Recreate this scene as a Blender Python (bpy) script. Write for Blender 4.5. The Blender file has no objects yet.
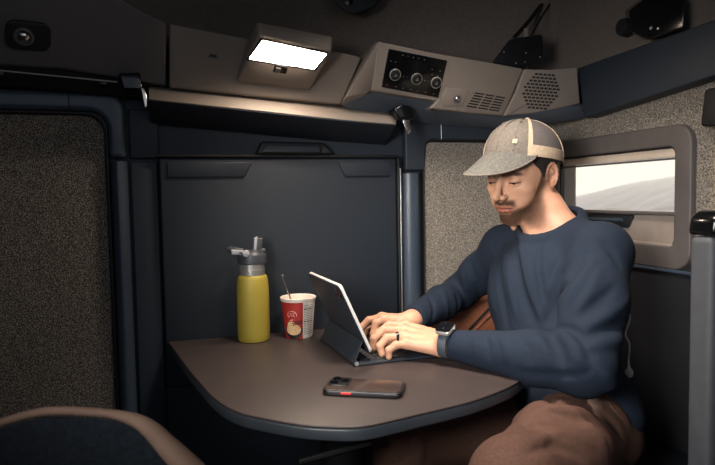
import bpy, bmesh, math, random
import numpy as np
import openvdb
from mathutils import Vector, Matrix

random.seed(7)
rng = np.random.default_rng(7)
SC = bpy.context.scene
COL = SC.collection
VOX = 0.0017          # voxel of the person's skin

# ------------------------------------------------------------------ camera
F_PX, ZC = 600.0, 1.075
YAW, PIT, ROLL = math.radians(17), math.radians(-3.4), math.radians(1.0)
f0 = Vector((math.sin(YAW)*math.cos(PIT), math.cos(YAW)*math.cos(PIT), math.sin(PIT)))
r0 = Vector((math.cos(YAW), -math.sin(YAW), 0.0))
u0 = r0.cross(f0)
cr = r0*math.cos(ROLL) - u0*math.sin(ROLL)
cu = u0*math.cos(ROLL) + r0*math.sin(ROLL)
CAMP = Vector((0, 0, ZC))
cam = bpy.data.cameras.new('camera'); camo = bpy.data.objects.new('camera', cam); COL.objects.link(camo)
m = Matrix((cr, cu, -f0)).transposed().to_4x4(); m.translation = CAMP
camo.matrix_world = m
cam.sensor_width = 36; cam.lens = 36*F_PX/715; cam.clip_start = .02; cam.clip_end = 2000
cam.dof.use_dof = True; cam.dof.focus_distance = 1.36; cam.dof.aperture_fstop = 6.3
SC.camera = camo

def ray(px, py): return f0 + cr*((px-357.5)/F_PX) - cu*((py-232.5)/F_PX)
def P(px, py, ax, v):
    """the place in the cab seen at a spot of the photo, on the plane X / Y / Z = v or at depth D = v"""
    d = ray(px, py)
    if ax == 'D': return CAMP + d*v
    i = 'XYZ'.index(ax)
    return CAMP + d*((v-CAMP[i])/d[i])
def PP(px, py, p0, n):
    d = ray(px, py); return CAMP + d*((Vector(p0)-CAMP).dot(n)/d.dot(n))

# ------------------------------------------------------------------ materials
def lin(c):
    return tuple(((v/255)/12.92 if v/255 <= .04045 else ((v/255+.055)/1.055)**2.4) for v in c)
def nd(t, ty, **kw):
    n = t.nodes.new(ty)
    for k, v in kw.items():
        if hasattr(n, k) and not k[0].isupper(): setattr(n, k, v)
    return n
def mat(name, rgb, rough=.6, metal=0.0, var=0.0, vscale=40, bump=0.0, bscale=200, spec=.5, sheen=0, coat=0, rgb2=None, stretch=None, emit=0):
    M = bpy.data.materials.new(name); M.use_nodes = True
    t = M.node_tree; b = t.nodes['Principled BSDF']
    c = (*lin(rgb), 1)
    b.inputs['Base Color'].default_value = c
    b.inputs['Roughness'].default_value = rough; b.inputs['Metallic'].default_value = metal
    b.inputs['Specular IOR Level'].default_value = spec
    if sheen: b.inputs['Sheen Weight'].default_value = sheen; b.inputs['Sheen Roughness'].default_value = .5
    if coat: b.inputs['Coat Weight'].default_value = coat
    tc = nd(t, 'ShaderNodeTexCoord'); src = tc.outputs['Object']
    if stretch:
        mp = nd(t, 'ShaderNodeMapping'); mp.inputs['Scale'].default_value = stretch
        t.links.new(src, mp.inputs['Vector']); src = mp.outputs[0]
    n = nd(t, 'ShaderNodeTexNoise'); n.inputs['Scale'].default_value = vscale; n.inputs['Detail'].default_value = 4
    t.links.new(src, n.inputs['Vector'])
    r = nd(t, 'ShaderNodeValToRGB')
    c2 = (*lin(rgb2), 1) if rgb2 else tuple([min(1, v*(1+var)) for v in c[:3]]+[1])
    c1 = c if rgb2 else tuple([v*(1-var) for v in c[:3]]+[1])
    r.color_ramp.elements[0].color = c1; r.color_ramp.elements[1].color = c2
    r.color_ramp.elements[0].position = .38; r.color_ramp.elements[1].position = .62
    t.links.new(n.outputs['Fac'], r.inputs['Fac']); t.links.new(r.outputs[0], b.inputs['Base Color'])
    if bump:
        n2 = nd(t, 'ShaderNodeTexNoise'); n2.inputs['Scale'].default_value = bscale; n2.inputs['Detail'].default_value = 3
        t.links.new(src, n2.inputs['Vector'])
        bp = nd(t, 'ShaderNodeBump'); bp.inputs['Strength'].default_value = bump; bp.inputs['Distance'].default_value = .002
        t.links.new(n2.outputs['Fac'], bp.inputs['Height']); t.links.new(bp.outputs[0], b.inputs['Normal'])
    if emit:
        b.inputs['Emission Color'].default_value = c; b.inputs['Emission Strength'].default_value = emit
    return M

M = {}
M['wall'] = mat('navy_plastic', (37, 45, 55), .55, var=.05, vscale=6, bump=.25, bscale=900)
M['bunk'] = mat('bunk_panel_plastic', (30, 38, 47), .5, var=.05, vscale=5, bump=.3, bscale=900)
M['column'] = mat('satin_slate_plastic', (60, 71, 84), .33, var=.04, vscale=8, bump=.1, bscale=900)
M['gasket'] = mat('black_rubber', (14, 16, 20), .6, var=.1)
M['black'] = mat('black_plastic', (18, 19, 22), .45, var=.1, bump=.1, bscale=500)
M['gloss'] = mat('gloss_black_plastic', (12, 13, 15), .18, var=.1)
M['taupe'] = mat('taupe_moulded_plastic', (128, 118, 109), .5, var=.05, vscale=8, bump=.25, bscale=1000)
M['taupe_dark'] = mat('dark_taupe_plastic', (94, 92, 94), .55, var=.05, vscale=8, bump=.25, bscale=1000)
M['liner'] = mat('headliner_cloth', (98, 90, 84), .95, var=.08, vscale=120, bump=.4, bscale=1500)
M['chrome'] = mat('brushed_chrome', (215, 212, 205), .22, 1.0, var=.03)
M['steel'] = mat('brushed_steel', (225, 222, 215), .32, .8, var=.05, stretch=(1, 1, 30))
M['table'] = mat('dark_table_laminate', (58, 49, 47), .45, var=.05, vscale=30, bump=.15, bscale=1500)
M['table_edge'] = mat('slate_table_edge', (48, 54, 60), .45, var=.05)
M['floor'] = mat('dark_rubber_floor', (26, 27, 30), .8, var=.2, bump=.3, bscale=300)
M['dark'] = mat('dark_navy_plastic', (22, 25, 30), .6, var=.08, vscale=12, bump=.2, bscale=700)
M['seat_grey'] = mat('grey_seat_vinyl', (70, 73, 78), .55, var=.05, bump=.3, bscale=600)
M['brown_piping'] = mat('tan_seat_piping', (78, 62, 53), .8, spec=.2, var=.08, bump=.3, bscale=700)
M['seat_cloth'] = mat('dark_seat_cloth', (13, 17, 22), .95, var=.2, vscale=200, bump=.5, bscale=800, spec=.08)
M['rust'] = mat('rust_brown_leather', (150, 92, 66), .6, var=.16, vscale=160, bump=.7, bscale=260)
M['shirt'] = mat('navy_jersey', (25, 35, 49), .88, var=.1, vscale=260, bump=.35, bscale=700, spec=.25)
M['pants'] = mat('brown_chino_cloth', (84, 60, 50), .85, var=.1, vscale=200, bump=.35, bscale=900, spec=.25)
M['cap_denim'] = mat('washed_grey_denim', (98, 92, 85), .95, rgb2=(116, 108, 99), vscale=220, bump=.3, bscale=1600)
M['cap_brim'] = mat('faded_slate_denim', (78, 78, 75), .95, rgb2=(98, 95, 88), vscale=200, bump=.3, bscale=1600)
M['cap_mesh'] = mat('grey_brown_mesh_cloth', (82, 76, 76), .95, rgb2=(104, 96, 93), vscale=700, bump=.4, bscale=1600)
M['cap_tan'] = mat('cream_cotton_band', (188, 168, 143), .95, var=.08, vscale=160, bump=.25, bscale=1600)
M['cap_under'] = mat('cap_underside', (50, 58, 62), .95, var=.1)
M['hair'] = mat('dark_brown_hair', (30, 23, 20), .7, var=.4, vscale=300, bump=.9, bscale=500, stretch=(1, 1, .25))
M['yellow'] = mat('mustard_powder_coat', (168, 150, 58), .5, var=.03, vscale=20, bump=.1, bscale=1500)
M['grey_lid'] = mat('grey_lid_plastic', (66, 68, 74), .42, var=.05)
M['light_lid'] = mat('pale_grey_plastic', (176, 178, 182), .38, var=.04)
M['cup_white'] = mat('cup_paper', (226, 216, 204), .6, var=.03)
M['cup_red'] = mat('cup_red_print', (168, 46, 43), .5, var=.06)
M['broth'] = mat('noodle_broth', (198, 160, 110), .4, rgb2=(226, 196, 150), vscale=120)
M['ink'] = mat('print_ink', (84, 76, 74), .6, var=.1)
M['pink_ink'] = mat('pale_pink_ink', (230, 170, 160), .6, var=.05)
M['bowl'] = mat('bowl_print', (30, 24, 26), .5, var=.1)
M['noodle'] = mat('noodle_print', (206, 160, 110), .6, rgb2=(238, 206, 160), vscale=300)
M['tab_back'] = mat('navy_folio_cover', (25, 33, 43), .7, var=.06, bump=.2, bscale=900)
M['tab_edge'] = mat('silver_aluminium', (226, 225, 220), .4, .2, var=.02)
M['screen'] = mat('tablet_screen_glass', (14, 15, 18), .08, var=.05)
M['key'] = mat('black_key', (28, 30, 34), .5, var=.1)
M['phone_case'] = mat('black_phone_case', (20, 21, 24), .35, var=.1)
M['phone_back'] = mat('smoked_phone_back', (70, 56, 50), .25, rgb2=(44, 38, 38), vscale=14)
M['red'] = mat('red_button', (220, 48, 46), .45, var=.05)
M['lens'] = mat('lens_glass', (8, 8, 12), .05, var=.05)
M['watch_band'] = mat('slate_watch_band', (54, 62, 70), .7, var=.06, bump=.3, bscale=1200)
M['ring'] = mat('dark_green_ring', (28, 36, 36), .3, .3, var=.05)
M['white'] = mat('white_cord_plastic', (235, 235, 232), .4, var=.02)
M['glow'] = mat('warm_lamp_lens', (255, 232, 208), .3, emit=125)
M['mount_far'] = mat('haze_tinted_far_hillside', (196, 190, 184), 1.0, var=.03, vscale=.05)  # distance haze is mixed into this base colour
M['mount_near'] = mat('haze_tinted_hillside', (150, 144, 140), 1.0, var=.05, vscale=.2)  # nearer hill, with less of the haze put into its colour
M['ground'] = mat('dry_ground', (190, 178, 160), 1.0, var=.05, vscale=.2)
M['icon'] = mat('pale_icon_print', (150, 150, 150), .5, var=.05)
M['teeth'] = mat('eye_white', (128, 116, 108), .3, var=.02)
M['iris'] = mat('dark_iris', (34, 24, 20), .2, var=.05)

def speckle(name, a, b, c, scale=420):
    Mt = bpy.data.materials.new(name); Mt.use_nodes = True; t = Mt.node_tree; bs = t.nodes['Principled BSDF']
    bs.inputs['Roughness'].default_value = 1.0; bs.inputs['Specular IOR Level'].default_value = .2
    tc = nd(t, 'ShaderNodeTexCoord')
    n = nd(t, 'ShaderNodeTexNoise'); n.inputs['Scale'].default_value = scale; n.inputs['Detail'].default_value = 2; n.inputs['Roughness'].default_value = .6
    t.links.new(tc.outputs['Object'], n.inputs['Vector'])
    r = nd(t, 'ShaderNodeValToRGB'); e = r.color_ramp.elements
    e[0].color = (*lin(a), 1); e[0].position = .36; e[1].color = (*lin(c), 1); e[1].position = .66
    k = e.new(.5); k.color = (*lin(b), 1)
    t.links.new(n.outputs['Fac'], r.inputs['Fac']); t.links.new(r.outputs[0], bs.inputs['Base Color'])
    bp = nd(t, 'ShaderNodeBump'); bp.inputs['Strength'].default_value = .7; bp.inputs['Distance'].default_value = .002
    t.links.new(n.outputs['Fac'], bp.inputs['Height']); t.links.new(bp.outputs[0], bs.inputs['Normal'])
    return Mt
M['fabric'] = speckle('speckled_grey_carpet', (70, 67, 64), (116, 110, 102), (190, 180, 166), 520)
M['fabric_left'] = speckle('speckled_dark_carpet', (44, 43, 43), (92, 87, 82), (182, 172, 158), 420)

g = bpy.data.materials.new('window_glass'); g.use_nodes = True; t = g.node_tree; t.nodes.remove(t.nodes['Principled BSDF'])
a_ = nd(t, 'ShaderNodeBsdfTransparent'); a_.inputs[0].default_value = (.985, .985, .98, 1)
b_ = nd(t, 'ShaderNodeBsdfGlossy'); b_.inputs['Roughness'].default_value = .02
mx = nd(t, 'ShaderNodeMixShader'); mx.inputs[0].default_value = .02
t.links.new(a_.outputs[0], mx.inputs[1]); t.links.new(b_.outputs[0], mx.inputs[2]); t.links.new(mx.outputs[0], t.nodes['Material Output'].inputs[0])
M['glass'] = g

# skin with stubble / lips / brow tones from the 'tone' attribute
def skin_material():
    Mt = bpy.data.materials.new('skin'); Mt.use_nodes = True; t = Mt.node_tree; bs = t.nodes['Principled BSDF']
    bs.inputs['Roughness'].default_value = .5
    bs.inputs['Specular IOR Level'].default_value = .35
    bs.inputs['Subsurface Weight'].default_value = .06; bs.inputs['Subsurface Radius'].default_value = (.6, .25, .12); bs.inputs['Subsurface Scale'].default_value = .012
    at = nd(t, 'ShaderNodeAttribute'); at.attribute_name = 'tone'
    sp = nd(t, 'ShaderNodeSeparateColor'); t.links.new(at.outputs['Color'], sp.inputs[0])
    tc = nd(t, 'ShaderNodeTexCoord')
    n = nd(t, 'ShaderNodeTexNoise'); n.inputs['Scale'].default_value = 45; n.inputs['Detail'].default_value = 4; t.links.new(tc.outputs['Object'], n.inputs['Vector'])
    base = nd(t, 'ShaderNodeMix'); base.data_type = 'RGBA'
    base.inputs[6].default_value = (*lin((182, 135, 108)), 1); base.inputs[7].default_value = (*lin((206, 160, 132)), 1)
    t.links.new(n.outputs['Fac'], base.inputs[0])
    h = nd(t, 'ShaderNodeTexNoise'); h.inputs['Scale'].default_value = 1300; h.inputs['Detail'].default_value = 2; t.links.new(tc.outputs['Object'], h.inputs['Vector'])
    hr = nd(t, 'ShaderNodeMapRange'); hr.inputs[1].default_value = .35; hr.inputs[2].default_value = .65; hr.inputs[3].default_value = .80; hr.inputs[4].default_value = 1.0
    t.links.new(h.outputs['Fac'], hr.inputs[0])
    def layer(prev, col, fac_socket, mul=None):
        mixn = nd(t, 'ShaderNodeMix'); mixn.data_type = 'RGBA'; mixn.inputs[7].default_value = (*lin(col), 1)
        if mul is not None:
            mm = nd(t, 'ShaderNodeMath'); mm.operation = 'MULTIPLY'; t.links.new(fac_socket, mm.inputs[0]); t.links.new(mul, mm.inputs[1]); fac_socket = mm.outputs[0]
        t.links.new(prev, mixn.inputs[6]); t.links.new(fac_socket, mixn.inputs[0]); return mixn.outputs[2]
    c = layer(base.outputs[2], (166, 100, 84), sp.outputs[1])
    c = layer(c, (27, 19, 15), sp.outputs[0], hr.outputs[0])
    c = layer(c, (30, 20, 17), sp.outputs[2])
    t.links.new(c, bs.inputs['Base Color'])
    bp = nd(t, 'ShaderNodeBump'); bp.inputs['Strength'].default_value = .12; bp.inputs['Distance'].default_value = .001
    rm = nd(t, 'ShaderNodeMapRange'); rm.inputs[3].default_value = .35; rm.inputs[4].default_value = .0; t.links.new(sp.outputs[0], rm.inputs[0]); t.links.new(rm.outputs[0], bs.inputs['Specular IOR Level'])
    t.links.new(h.outputs['Fac'], bp.inputs['Height']); t.links.new(bp.outputs[0], bs.inputs['Normal'])
    return Mt
M['skin'] = skin_material()

# ------------------------------------------------------------------ object helpers
def tag(o, label=None, cat=None, group=None, kind=None):
    if label: o['label'] = label
    if cat: o['category'] = cat
    if group: o['group'] = group
    if kind: o['kind'] = kind
    return o
def link_mesh(name, me, material, parent=None, smooth=True):
    o = bpy.data.objects.new(name, me); COL.objects.link(o)
    if material and not me.materials: me.materials.append(material)
    if parent:
        o.parent = parent
        o.matrix_parent_inverse = parent.matrix_world.inverted() if parent.type != 'EMPTY' else Matrix.Translation(-parent.location)
    if smooth:
        me.polygons.foreach_set('use_smooth', [True]*len(me.polygons))
    return o
def obj(name, bm, material, parent=None, bevel=0, seg=3, smooth=True, angle=35, mats=None):
    bmesh.ops.recalc_face_normals(bm, faces=bm.faces)
    me = bpy.data.meshes.new(name); bm.to_mesh(me); bm.free()
    if mats:
        for q in mats: me.materials.append(q)
    o = link_mesh(name, me, material, parent, False)
    if bevel:
        md = o.modifiers.new('bevel', 'BEVEL'); md.width = bevel; md.segments = seg; md.limit_method = 'ANGLE'; md.angle_limit = math.radians(25)
        md.harden_normals = False
    if smooth:
        me.polygons.foreach_set('use_smooth', [True]*len(me.polygons))
        me.set_sharp_from_angle(angle=math.radians(angle)) if not bevel else None
    return o
def empty(name, loc, label=None, cat=None, group=None):
    o = bpy.data.objects.new(name, None); COL.objects.link(o); o.location = loc; o.empty_display_size = .05
    tag(o, label, cat, group)
    return o
def box(bm, a, b):
    a, b = Vector(a), Vector(b)
    vs = [bm.verts.new((x, y, z)) for x in (a.x, b.x) for y in (a.y, b.y) for z in (a.z, b.z)]
    for f in ((0, 1, 3, 2), (4, 6, 7, 5), (0, 4, 5, 1), (2, 3, 7, 6), (0, 2, 6, 4), (1, 5, 7, 3)): bm.faces.new([vs[i] for i in f])
def obox(bm, c, U, V, N, su, sv, sn):
    """box with centre c and half sizes along the axes U V N"""
    c = Vector(c); vs = []
    for i in (-1, 1):
        for j in (-1, 1):
            for k in (-1, 1): vs.append(bm.verts.new(c+U*(su*i)+V*(sv*j)+N*(sn*k)))
    for f in ((0, 1, 3, 2), (4, 6, 7, 5), (0, 4, 5, 1), (2, 3, 7, 6), (0, 2, 6, 4), (1, 5, 7, 3)): bm.faces.new([vs[i] for i in f])
def hull(bm, pts):
    vs = [bm.verts.new(p) for p in pts]
    r = bmesh.ops.convex_hull(bm, input=vs)
    bmesh.ops.delete(bm, geom=[e for e in r['geom_interior'] if isinstance(e, bmesh.types.BMVert)], context='VERTS')
    bmesh.ops.dissolve_limit(bm, angle_limit=.02, verts=bm.verts, edges=bm.edges)
def prism(bm, pts, vec):
    """closed outline pts extruded by vec"""
    vec = Vector(vec); n = len(pts)
    a = [bm.verts.new(p) for p in pts]; b = [bm.verts.new(Vector(p)+vec) for p in pts]
    bm.faces.new(a); bm.faces.new(b[::-1])
    for i in range(n): bm.faces.new((a[i], b[i], b[(i+1) % n], a[(i+1) % n]))
def ringprism(bm, outer, inner, vec):
    vec = Vector(vec); n = len(outer)
    o1 = [bm.verts.new(p) for p in outer]; o2 = [bm.verts.new(Vector(p)+vec) for p in outer]
    i1 = [bm.verts.new(p) for p in inner]; i2 = [bm.verts.new(Vector(p)+vec) for p in inner]
    for i in range(n):
        j = (i+1) % n
        bm.faces.new((o1[i], o1[j], i1[j], i1[i])); bm.faces.new((o2[j], o2[i], i2[i], i2[j]))
        bm.faces.new((o1[j], o1[i], o2[i], o2[j])); bm.faces.new((i1[i], i1[j], i2[j], i2[i]))
def rrect(u0_, u1_, v0, v1, r, seg=8):
    """rounded rectangle outline in 2D; r may be four radii (bl, br, tr, tl)"""
    if not hasattr(r, '__len__'): r = (r,)*4
    out = []
    for (cx, cy, a0, rr) in ((u0_+r[0], v0+r[0], 180, r[0]), (u1_-r[1], v0+r[1], 270, r[1]), (u1_-r[2], v1-r[2], 0, r[2]), (u0_+r[3], v1-r[3], 90, r[3])):
        for k in range(seg+1):
            a = math.radians(a0+90*k/seg); out.append((cx+rr*math.cos(a), cy+rr*math.sin(a)))
    return out
def tube(bm, pts, rad, n=10, caps=True, flat=1.0):
    pts = [Vector(p) for p in pts]; rads = rad if hasattr(rad, '__len__') else [rad]*len(pts)
    prev = None; rings = []
    for i, p in enumerate(pts):
        t_ = (pts[min(i+1, len(pts)-1)]-pts[max(i-1, 0)]).normalized()
        if prev is None:
            prev = t_.orthogonal().normalized()
        prev = (prev - t_*prev.dot(t_)).normalized(); bi = t_.cross(prev)
        rings.append([bm.verts.new(p+prev*(rads[i]*math.cos(2*math.pi*k/n))+bi*(rads[i]*flat*math.sin(2*math.pi*k/n))) for k in range(n)])
    for a, b in zip(rings, rings[1:]):
        for k in range(n): bm.faces.new((a[k], a[(k+1) % n], b[(k+1) % n], b[k]))
    if caps: bm.faces.new(rings[0][::-1]); bm.faces.new(rings[-1])
def spline(pts, n=8):
    pts = [Vector(p) for p in pts]; out = []
    for i in range(len(pts)-1):
        p0, p1, p2, p3 = pts[max(i-1, 0)], pts[i], pts[i+1], pts[min(i+2, len(pts)-1)]
        for k in range(n):
            s = k/n
            out.append(.5*((2*p1)+(p2-p0)*s+(2*p0-5*p1+4*p2-p3)*s*s+(3*p1-p0-3*p2+p3)*s**3))
    out.append(pts[-1]); return out
def lathe(bm, prof, c=(0, 0, 0), n=40, U=None, V=None, N=None, caps=(True, True)):
    """profile of (radius, height) turned about the axis N through c"""
    c = Vector(c); U = U or Vector((1, 0, 0)); V = V or Vector((0, 1, 0)); N = N or Vector((0, 0, 1)); rings = []
    for r, h in prof:
        rings.append([bm.verts.new(c+U*(r*math.cos(2*math.pi*k/n))+V*(r*math.sin(2*math.pi*k/n))+N*h) for k in range(n)])
    for a, b in zip(rings, rings[1:]):
        for k in range(n): bm.faces.new((a[k], a[(k+1) % n], b[(k+1) % n], b[k]))
    if caps[0]: bm.faces.new(rings[0][::-1])
    if caps[1]: bm.faces.new(rings[-1])
def B(): return bmesh.new()
def yz(x, pts): return [Vector((x, y, z)) for y, z in pts]
def xz(y, pts): return [Vector((x, y, z)) for x, z in pts]
def frame_of(n, up=Vector((0, 0, 1))):
    n = n.normalized(); U = up.cross(n).normalized(); V = n.cross(U); return U, V, n
WORLD_DIM = .45
LIGHTS = [
 # name, place, aim, size, power, colour, size_y, spread
 ('roof_lamp', (.50, .95, 1.80), (.62, 1.12, .7), .22, 4.4, (1, .88, .78), .22, 84),
 ('added_front_key', (-.35, .22, 1.22), (.72, 1.2, .88), .35, 2.9, (1, .95, .90), .35, 60),  # added key light inside the cab at front left, aimed at the man
]
SUN_E = 4.0
SUN_D = (-.62, -.35, -.60)
# ================================================================== the cab
YB, XR = 1.60, 1.12
YW = 1.58                                   # face of the moulded wall
def struct(name, bm, m_, **k): return tag(obj(name, bm, m_, **k), kind='structure')
def X_(px, py, y=YW): return P(px, py, 'Y', y).x
def Z_(px, py, y=YW): return P(px, py, 'Y', y).z
def Yr(px, py): return P(px, py, 'X', XR).y
def Zr(px, py): return P(px, py, 'X', XR).z

bm = B(); box(bm, (-1.2, -.8, -.05), (1.2, 1.7, 0)); struct('floor', bm, M['floor'])
bm = B(); box(bm, (-1.2, YB, 0), (1.2, 1.68, 1.75)); struct('wall_back', bm, M['wall'])
# left side of the cab, out of the frame
bm = B(); box(bm, (-1.25, -.75, 0), (-1.2, 1.68, 1.9)); struct('wall_left', bm, M['dark'])
bm = B(); box(bm, (-1.2, -.80, 0), (1.12, -.75, 1.0)); struct('wall_front_blocker', bm, M['dark'])  # unseen low wall behind the camera, added to hold back sky light
# roof lining: curves from the back wall up and forward
prof = [(1.66, 1.30), (1.60, 1.42), (1.585, 1.52), (1.55, 1.64), (1.47, 1.76), (1.32, 1.86), (1.1, 1.92), (.6, 1.96), (-.3, 1.97)]
prof = [(v.y, v.z) for v in spline([(0, y, z) for y, z in prof], 5)]
bm = B()
prism(bm, yz(-1.2, prof + [(-.3, 2.03), (1.66, 2.03)]), (2.4, 0, 0))
struct('ceiling', bm, M['liner'], angle=60)

# right wall with the window opening (outer frame Y 1.08-1.57)
XF = XR-.016
wy0, wy1 = P(674.5, 147.4, 'X', XF).y, 1.545
wz0, wz1 = P(673, 247, 'X', XF).z, P(673.5, 146, 'X', XF).z
oy0, oy1 = P(690.5, 200, 'X', XF).y, 1.568
oz0, oz1 = P(660, 268, 'X', XF).z, P(674, 124.5, 'X', XF).z
bm = B()
outer = [Vector((XR, y, z)) for y, z in ((-.2, .0), (1.66, .0), (1.66, 2.0), (-.2, 2.0))]
# wall in four slabs round the opening
fz = Zr(690, 262)
for (ya, za, yb, zb) in ((-.75, wz0-.02, wy0-.02, wz1+.02), (wy1+.02, wz0-.02, 1.66, wz1+.02), (-.75, wz1+.02, 1.66, 2.0), (-.75, fz, 1.66, wz0-.02)):
    box(bm, (XR, ya, za), (XR+.06, yb, min(zb, 1.34)))
bmesh.ops.remove_doubles(bm, verts=bm.verts, dist=.0001)
struct('wall_right', bm, M['fabric'])
bm = B(); box(bm, (XR-.002, -.75, 1.34), (XR+.06, 1.66, 2.0)); struct('trim_14', bm, M['liner'])
# lower part of the right wall in dark plastic with a ledge line
bm = B(); box(bm, (XR-.012, -.75, 0), (XR+.06, YB, fz-.001)); struct('trim_1', bm, M['dark'], bevel=.006)
bm = B(); box(bm, (XR-.02, -.75, fz-.028), (XR-.0125, YB, fz-.02)); struct('trim_2', bm, M['column'], bevel=.002)

# window
win = empty('window_1', (XR, (oy0+oy1)/2, oz0)); tag(win, kind='structure')
def pr(y, z, x=XR): return Vector((x, y, z))
bm = B(); rr = .045
o1 = rrect(oy0, oy1, oz0, oz1, rr, 10); i1 = rrect(wy0, wy1, wz0, wz1, .018, 10)
ringprism(bm, [pr(y, z, XF) for y, z in o1], [pr(y, z, XF) for y, z in i1], (.06, 0, 0))
M['winframe'] = mat('mauve_grey_window_frame', (92, 86, 84), .5, var=.04, bump=.15, bscale=900)
obj('frame', bm, M['winframe'], win, bevel=.005, seg=4)
bm = B(); i2 = rrect(wy0-.001, wy1+.001, wz0-.001, wz1+.001, .018, 10); i3 = rrect(wy0+.004, wy1-.004, wz0+.004, wz1-.004, .014, 10)
ringprism(bm, [pr(y, z, XF+.006) for y, z in i2], [pr(y, z, XF+.006) for y, z in i3], (.012, 0, 0))
obj('seal', bm, M['gasket'], win)
zg1, zg0 = P(672.6, 158.0, 'X', XR).z, P(672.6, 211, 'X', XR).z
bm = B(); box(bm, (XR+.006, wy0, zg0-.01), (XR+.010, wy1, zg1+.01)); obj('pane', bm, M['glass'], win, smooth=False)
bm = B(); box(bm, (XR-.008, wy0, zg1-.004), (XR+.004, wy1, zg1+.001)); obj('blind_bar', bm, M['taupe_dark'], win, bevel=.002)
M['blind'] = mat('cream_roller_blind', (206, 188, 170), .8, var=.04)
bm = B(); box(bm, (XR-.003, wy0+.002, zg1+.002), (XR+.004, wy1-.002, wz1)); obj('roller_blind', bm, M['blind'], win, bevel=.002)
bm = B(); box(bm, (XR-.012, wy0, zg0-.010), (XR+.03, wy1, zg0-.001)); obj('sill', bm, M['winframe'], win, bevel=.003)
# lower pocket of the window: pale tray with a ledge and the dark latch
M['tray'] = mat('pale_beige_tray', (150, 138, 128), .55, var=.04, bump=.1)
bm = B(); box(bm, (XR+.002, wy0+.003, wz0), (XR+.012, wy1, zg0-.011)); obj('tray_back', bm, M['tray'], win)
zl = Zr(640, 242)
bm = B(); box(bm, (XR-.012, wy0+.003, zl-.006), (XR+.002, wy1, zl+.003)); obj('tray_ledge', bm, M['tray'], win, bevel=.003)
ya, yb = Yr(635, 225), Yr(572, 225)
bm = B(); prism(bm, [pr(ya+.02, zg0-.046, XR-.006), pr(ya, zg0-.012, XR-.006), pr(yb, zg0-.012, XR-.006), pr(yb, zg0-.05, XR-.006)], (.010, 0, 0)); obj('latch_housing', bm, M['dark'], win, bevel=.006)
bm = B(); tube(bm, [pr(ya+.035, zg0-.026, XR-.009), pr(yb, zg0-.027, XR-.009)], .005, 12); obj('latch_handle', bm, M['column'], win)

# ---- back wall: carpeted pads, bands and columns
zt_l = Z_(95, 115); xl = X_(107, 200)
bm = B(); r_ = .045
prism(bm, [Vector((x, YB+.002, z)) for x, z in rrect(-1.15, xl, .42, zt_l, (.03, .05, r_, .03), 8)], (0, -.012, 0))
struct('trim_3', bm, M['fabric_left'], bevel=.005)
# rounded frame band around the left pad, hooking over its top right corner
def hook(bm, x_in, z_in, w, z_low, x_end, r_in, y0, y1, side=1, top=None):
    """band running up beside a pad, round its corner and along its top; side=+1: column on the right of the pad"""
    inn, out = [], []
    top = top or w
    inn.append((x_in, z_low)); out.append((x_in+side*w, z_low))
    for k in range(9):
        a = math.radians(90*k/8)
        inn.append((x_in-side*r_in+side*r_in*math.cos(a), z_in-r_in+r_in*math.sin(a)))
        R = r_in*.9
        out.append((x_in+side*w-side*R+side*R*math.cos(a), z_in+top-R+R*math.sin(a)))
    inn.append((x_end, z_in)); out.append((x_end, z_in+top))
    prism(bm, [Vector((x, y0, z)) for x, z in inn+out[::-1]], (0, y1-y0, 0))
zs_l, zs_r = Z_(115, 160), Z_(410, 172)
bm = B(); hook(bm, xl+.001, zt_l+.001, .007, .30, -1.15, r_, YB, YB-.02); struct('trim_4', bm, M['gasket'], bevel=.002)
wl = X_(129, 200)-xl-.010
def bowed_column(x0, x1, z0, z1, yb, depth):
    bm = B(); n = 12; pts = []
    for k in range(n+1):
        s = k/n; pts.append(Vector((x0+(x1-x0)*s, yb-.012-depth*math.sin(math.pi*s)**.8, z0)))
    pts = [Vector((x0, yb, z0))]+pts+[Vector((x1, yb, z0))]
    prism(bm, pts, (0, 0, z1-z0)); return bm
struct('trim_5', bowed_column(xl+.009, xl+.009+wl, 0, zs_l-.004, YB, .022), M['column'], angle=40)
bm = B(); hook(bm, xl+.009, zt_l+.009, wl, zs_l+.004, -1.15, r_, YB, YB-.03, top=.045); struct('trim_6', bm, M['column'], bevel=.012, seg=4)
bm = B(); box(bm, (X_(68.5, 95, 1.57)-.0015, YB-.0315, zt_l+.006), (X_(68.5, 95, 1.57)+.0015, YB-.010, zt_l+.056)); struct('trim_15', bm, M['gasket'])
# panel strip between the column and the bunk
xa, xb = X_(131.5, 200), X_(158.5, 200)
bm = B(); box(bm, (xa, YB-.016, 0), (xb, YB, zs_l-.004)); struct('trim_7', bm, M['wall'], bevel=.004)
bm = B(); box(bm, (xa, YB-.016, zs_l+.004), (X_(159, 150), YB, 1.30)); struct('trim_8', bm, M['wall'], bevel=.004)
# right column and carpet pad
xc0, xc1 = X_(403, 230), X_(421.5, 230)
zt_r = Z_(440, 142)
struct('trim_9', bowed_column(xc0, xc1, 0, zs_r-.004, YB, .018), M['column'], angle=40)
bm = B(); hook(bm, X_(425, 230), zt_r+.006, xc1-xc0+.004, zs_r+.004, XR-.001, .025, YB, YB-.028, side=-1, top=.06); struct('trim_10', bm, M['wall'], bevel=.006, seg=4)
bm = B(); hook(bm, X_(425, 230), zt_r+.002, .004, .30, XR-.001, .022, YB, YB-.022, side=-1); struct('trim_11', bm, M['gasket'], bevel=.0015)
bm = B(); prism(bm, [Vector((x, YB+.002, z)) for x, z in rrect(X_(425, 230)+.001, XR-.002, .79, zt_r, (.002, .002, .002, .022), 6)], (0, -.014, 0)); struct('trim_12', bm, M['fabric'], bevel=.005)
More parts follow.
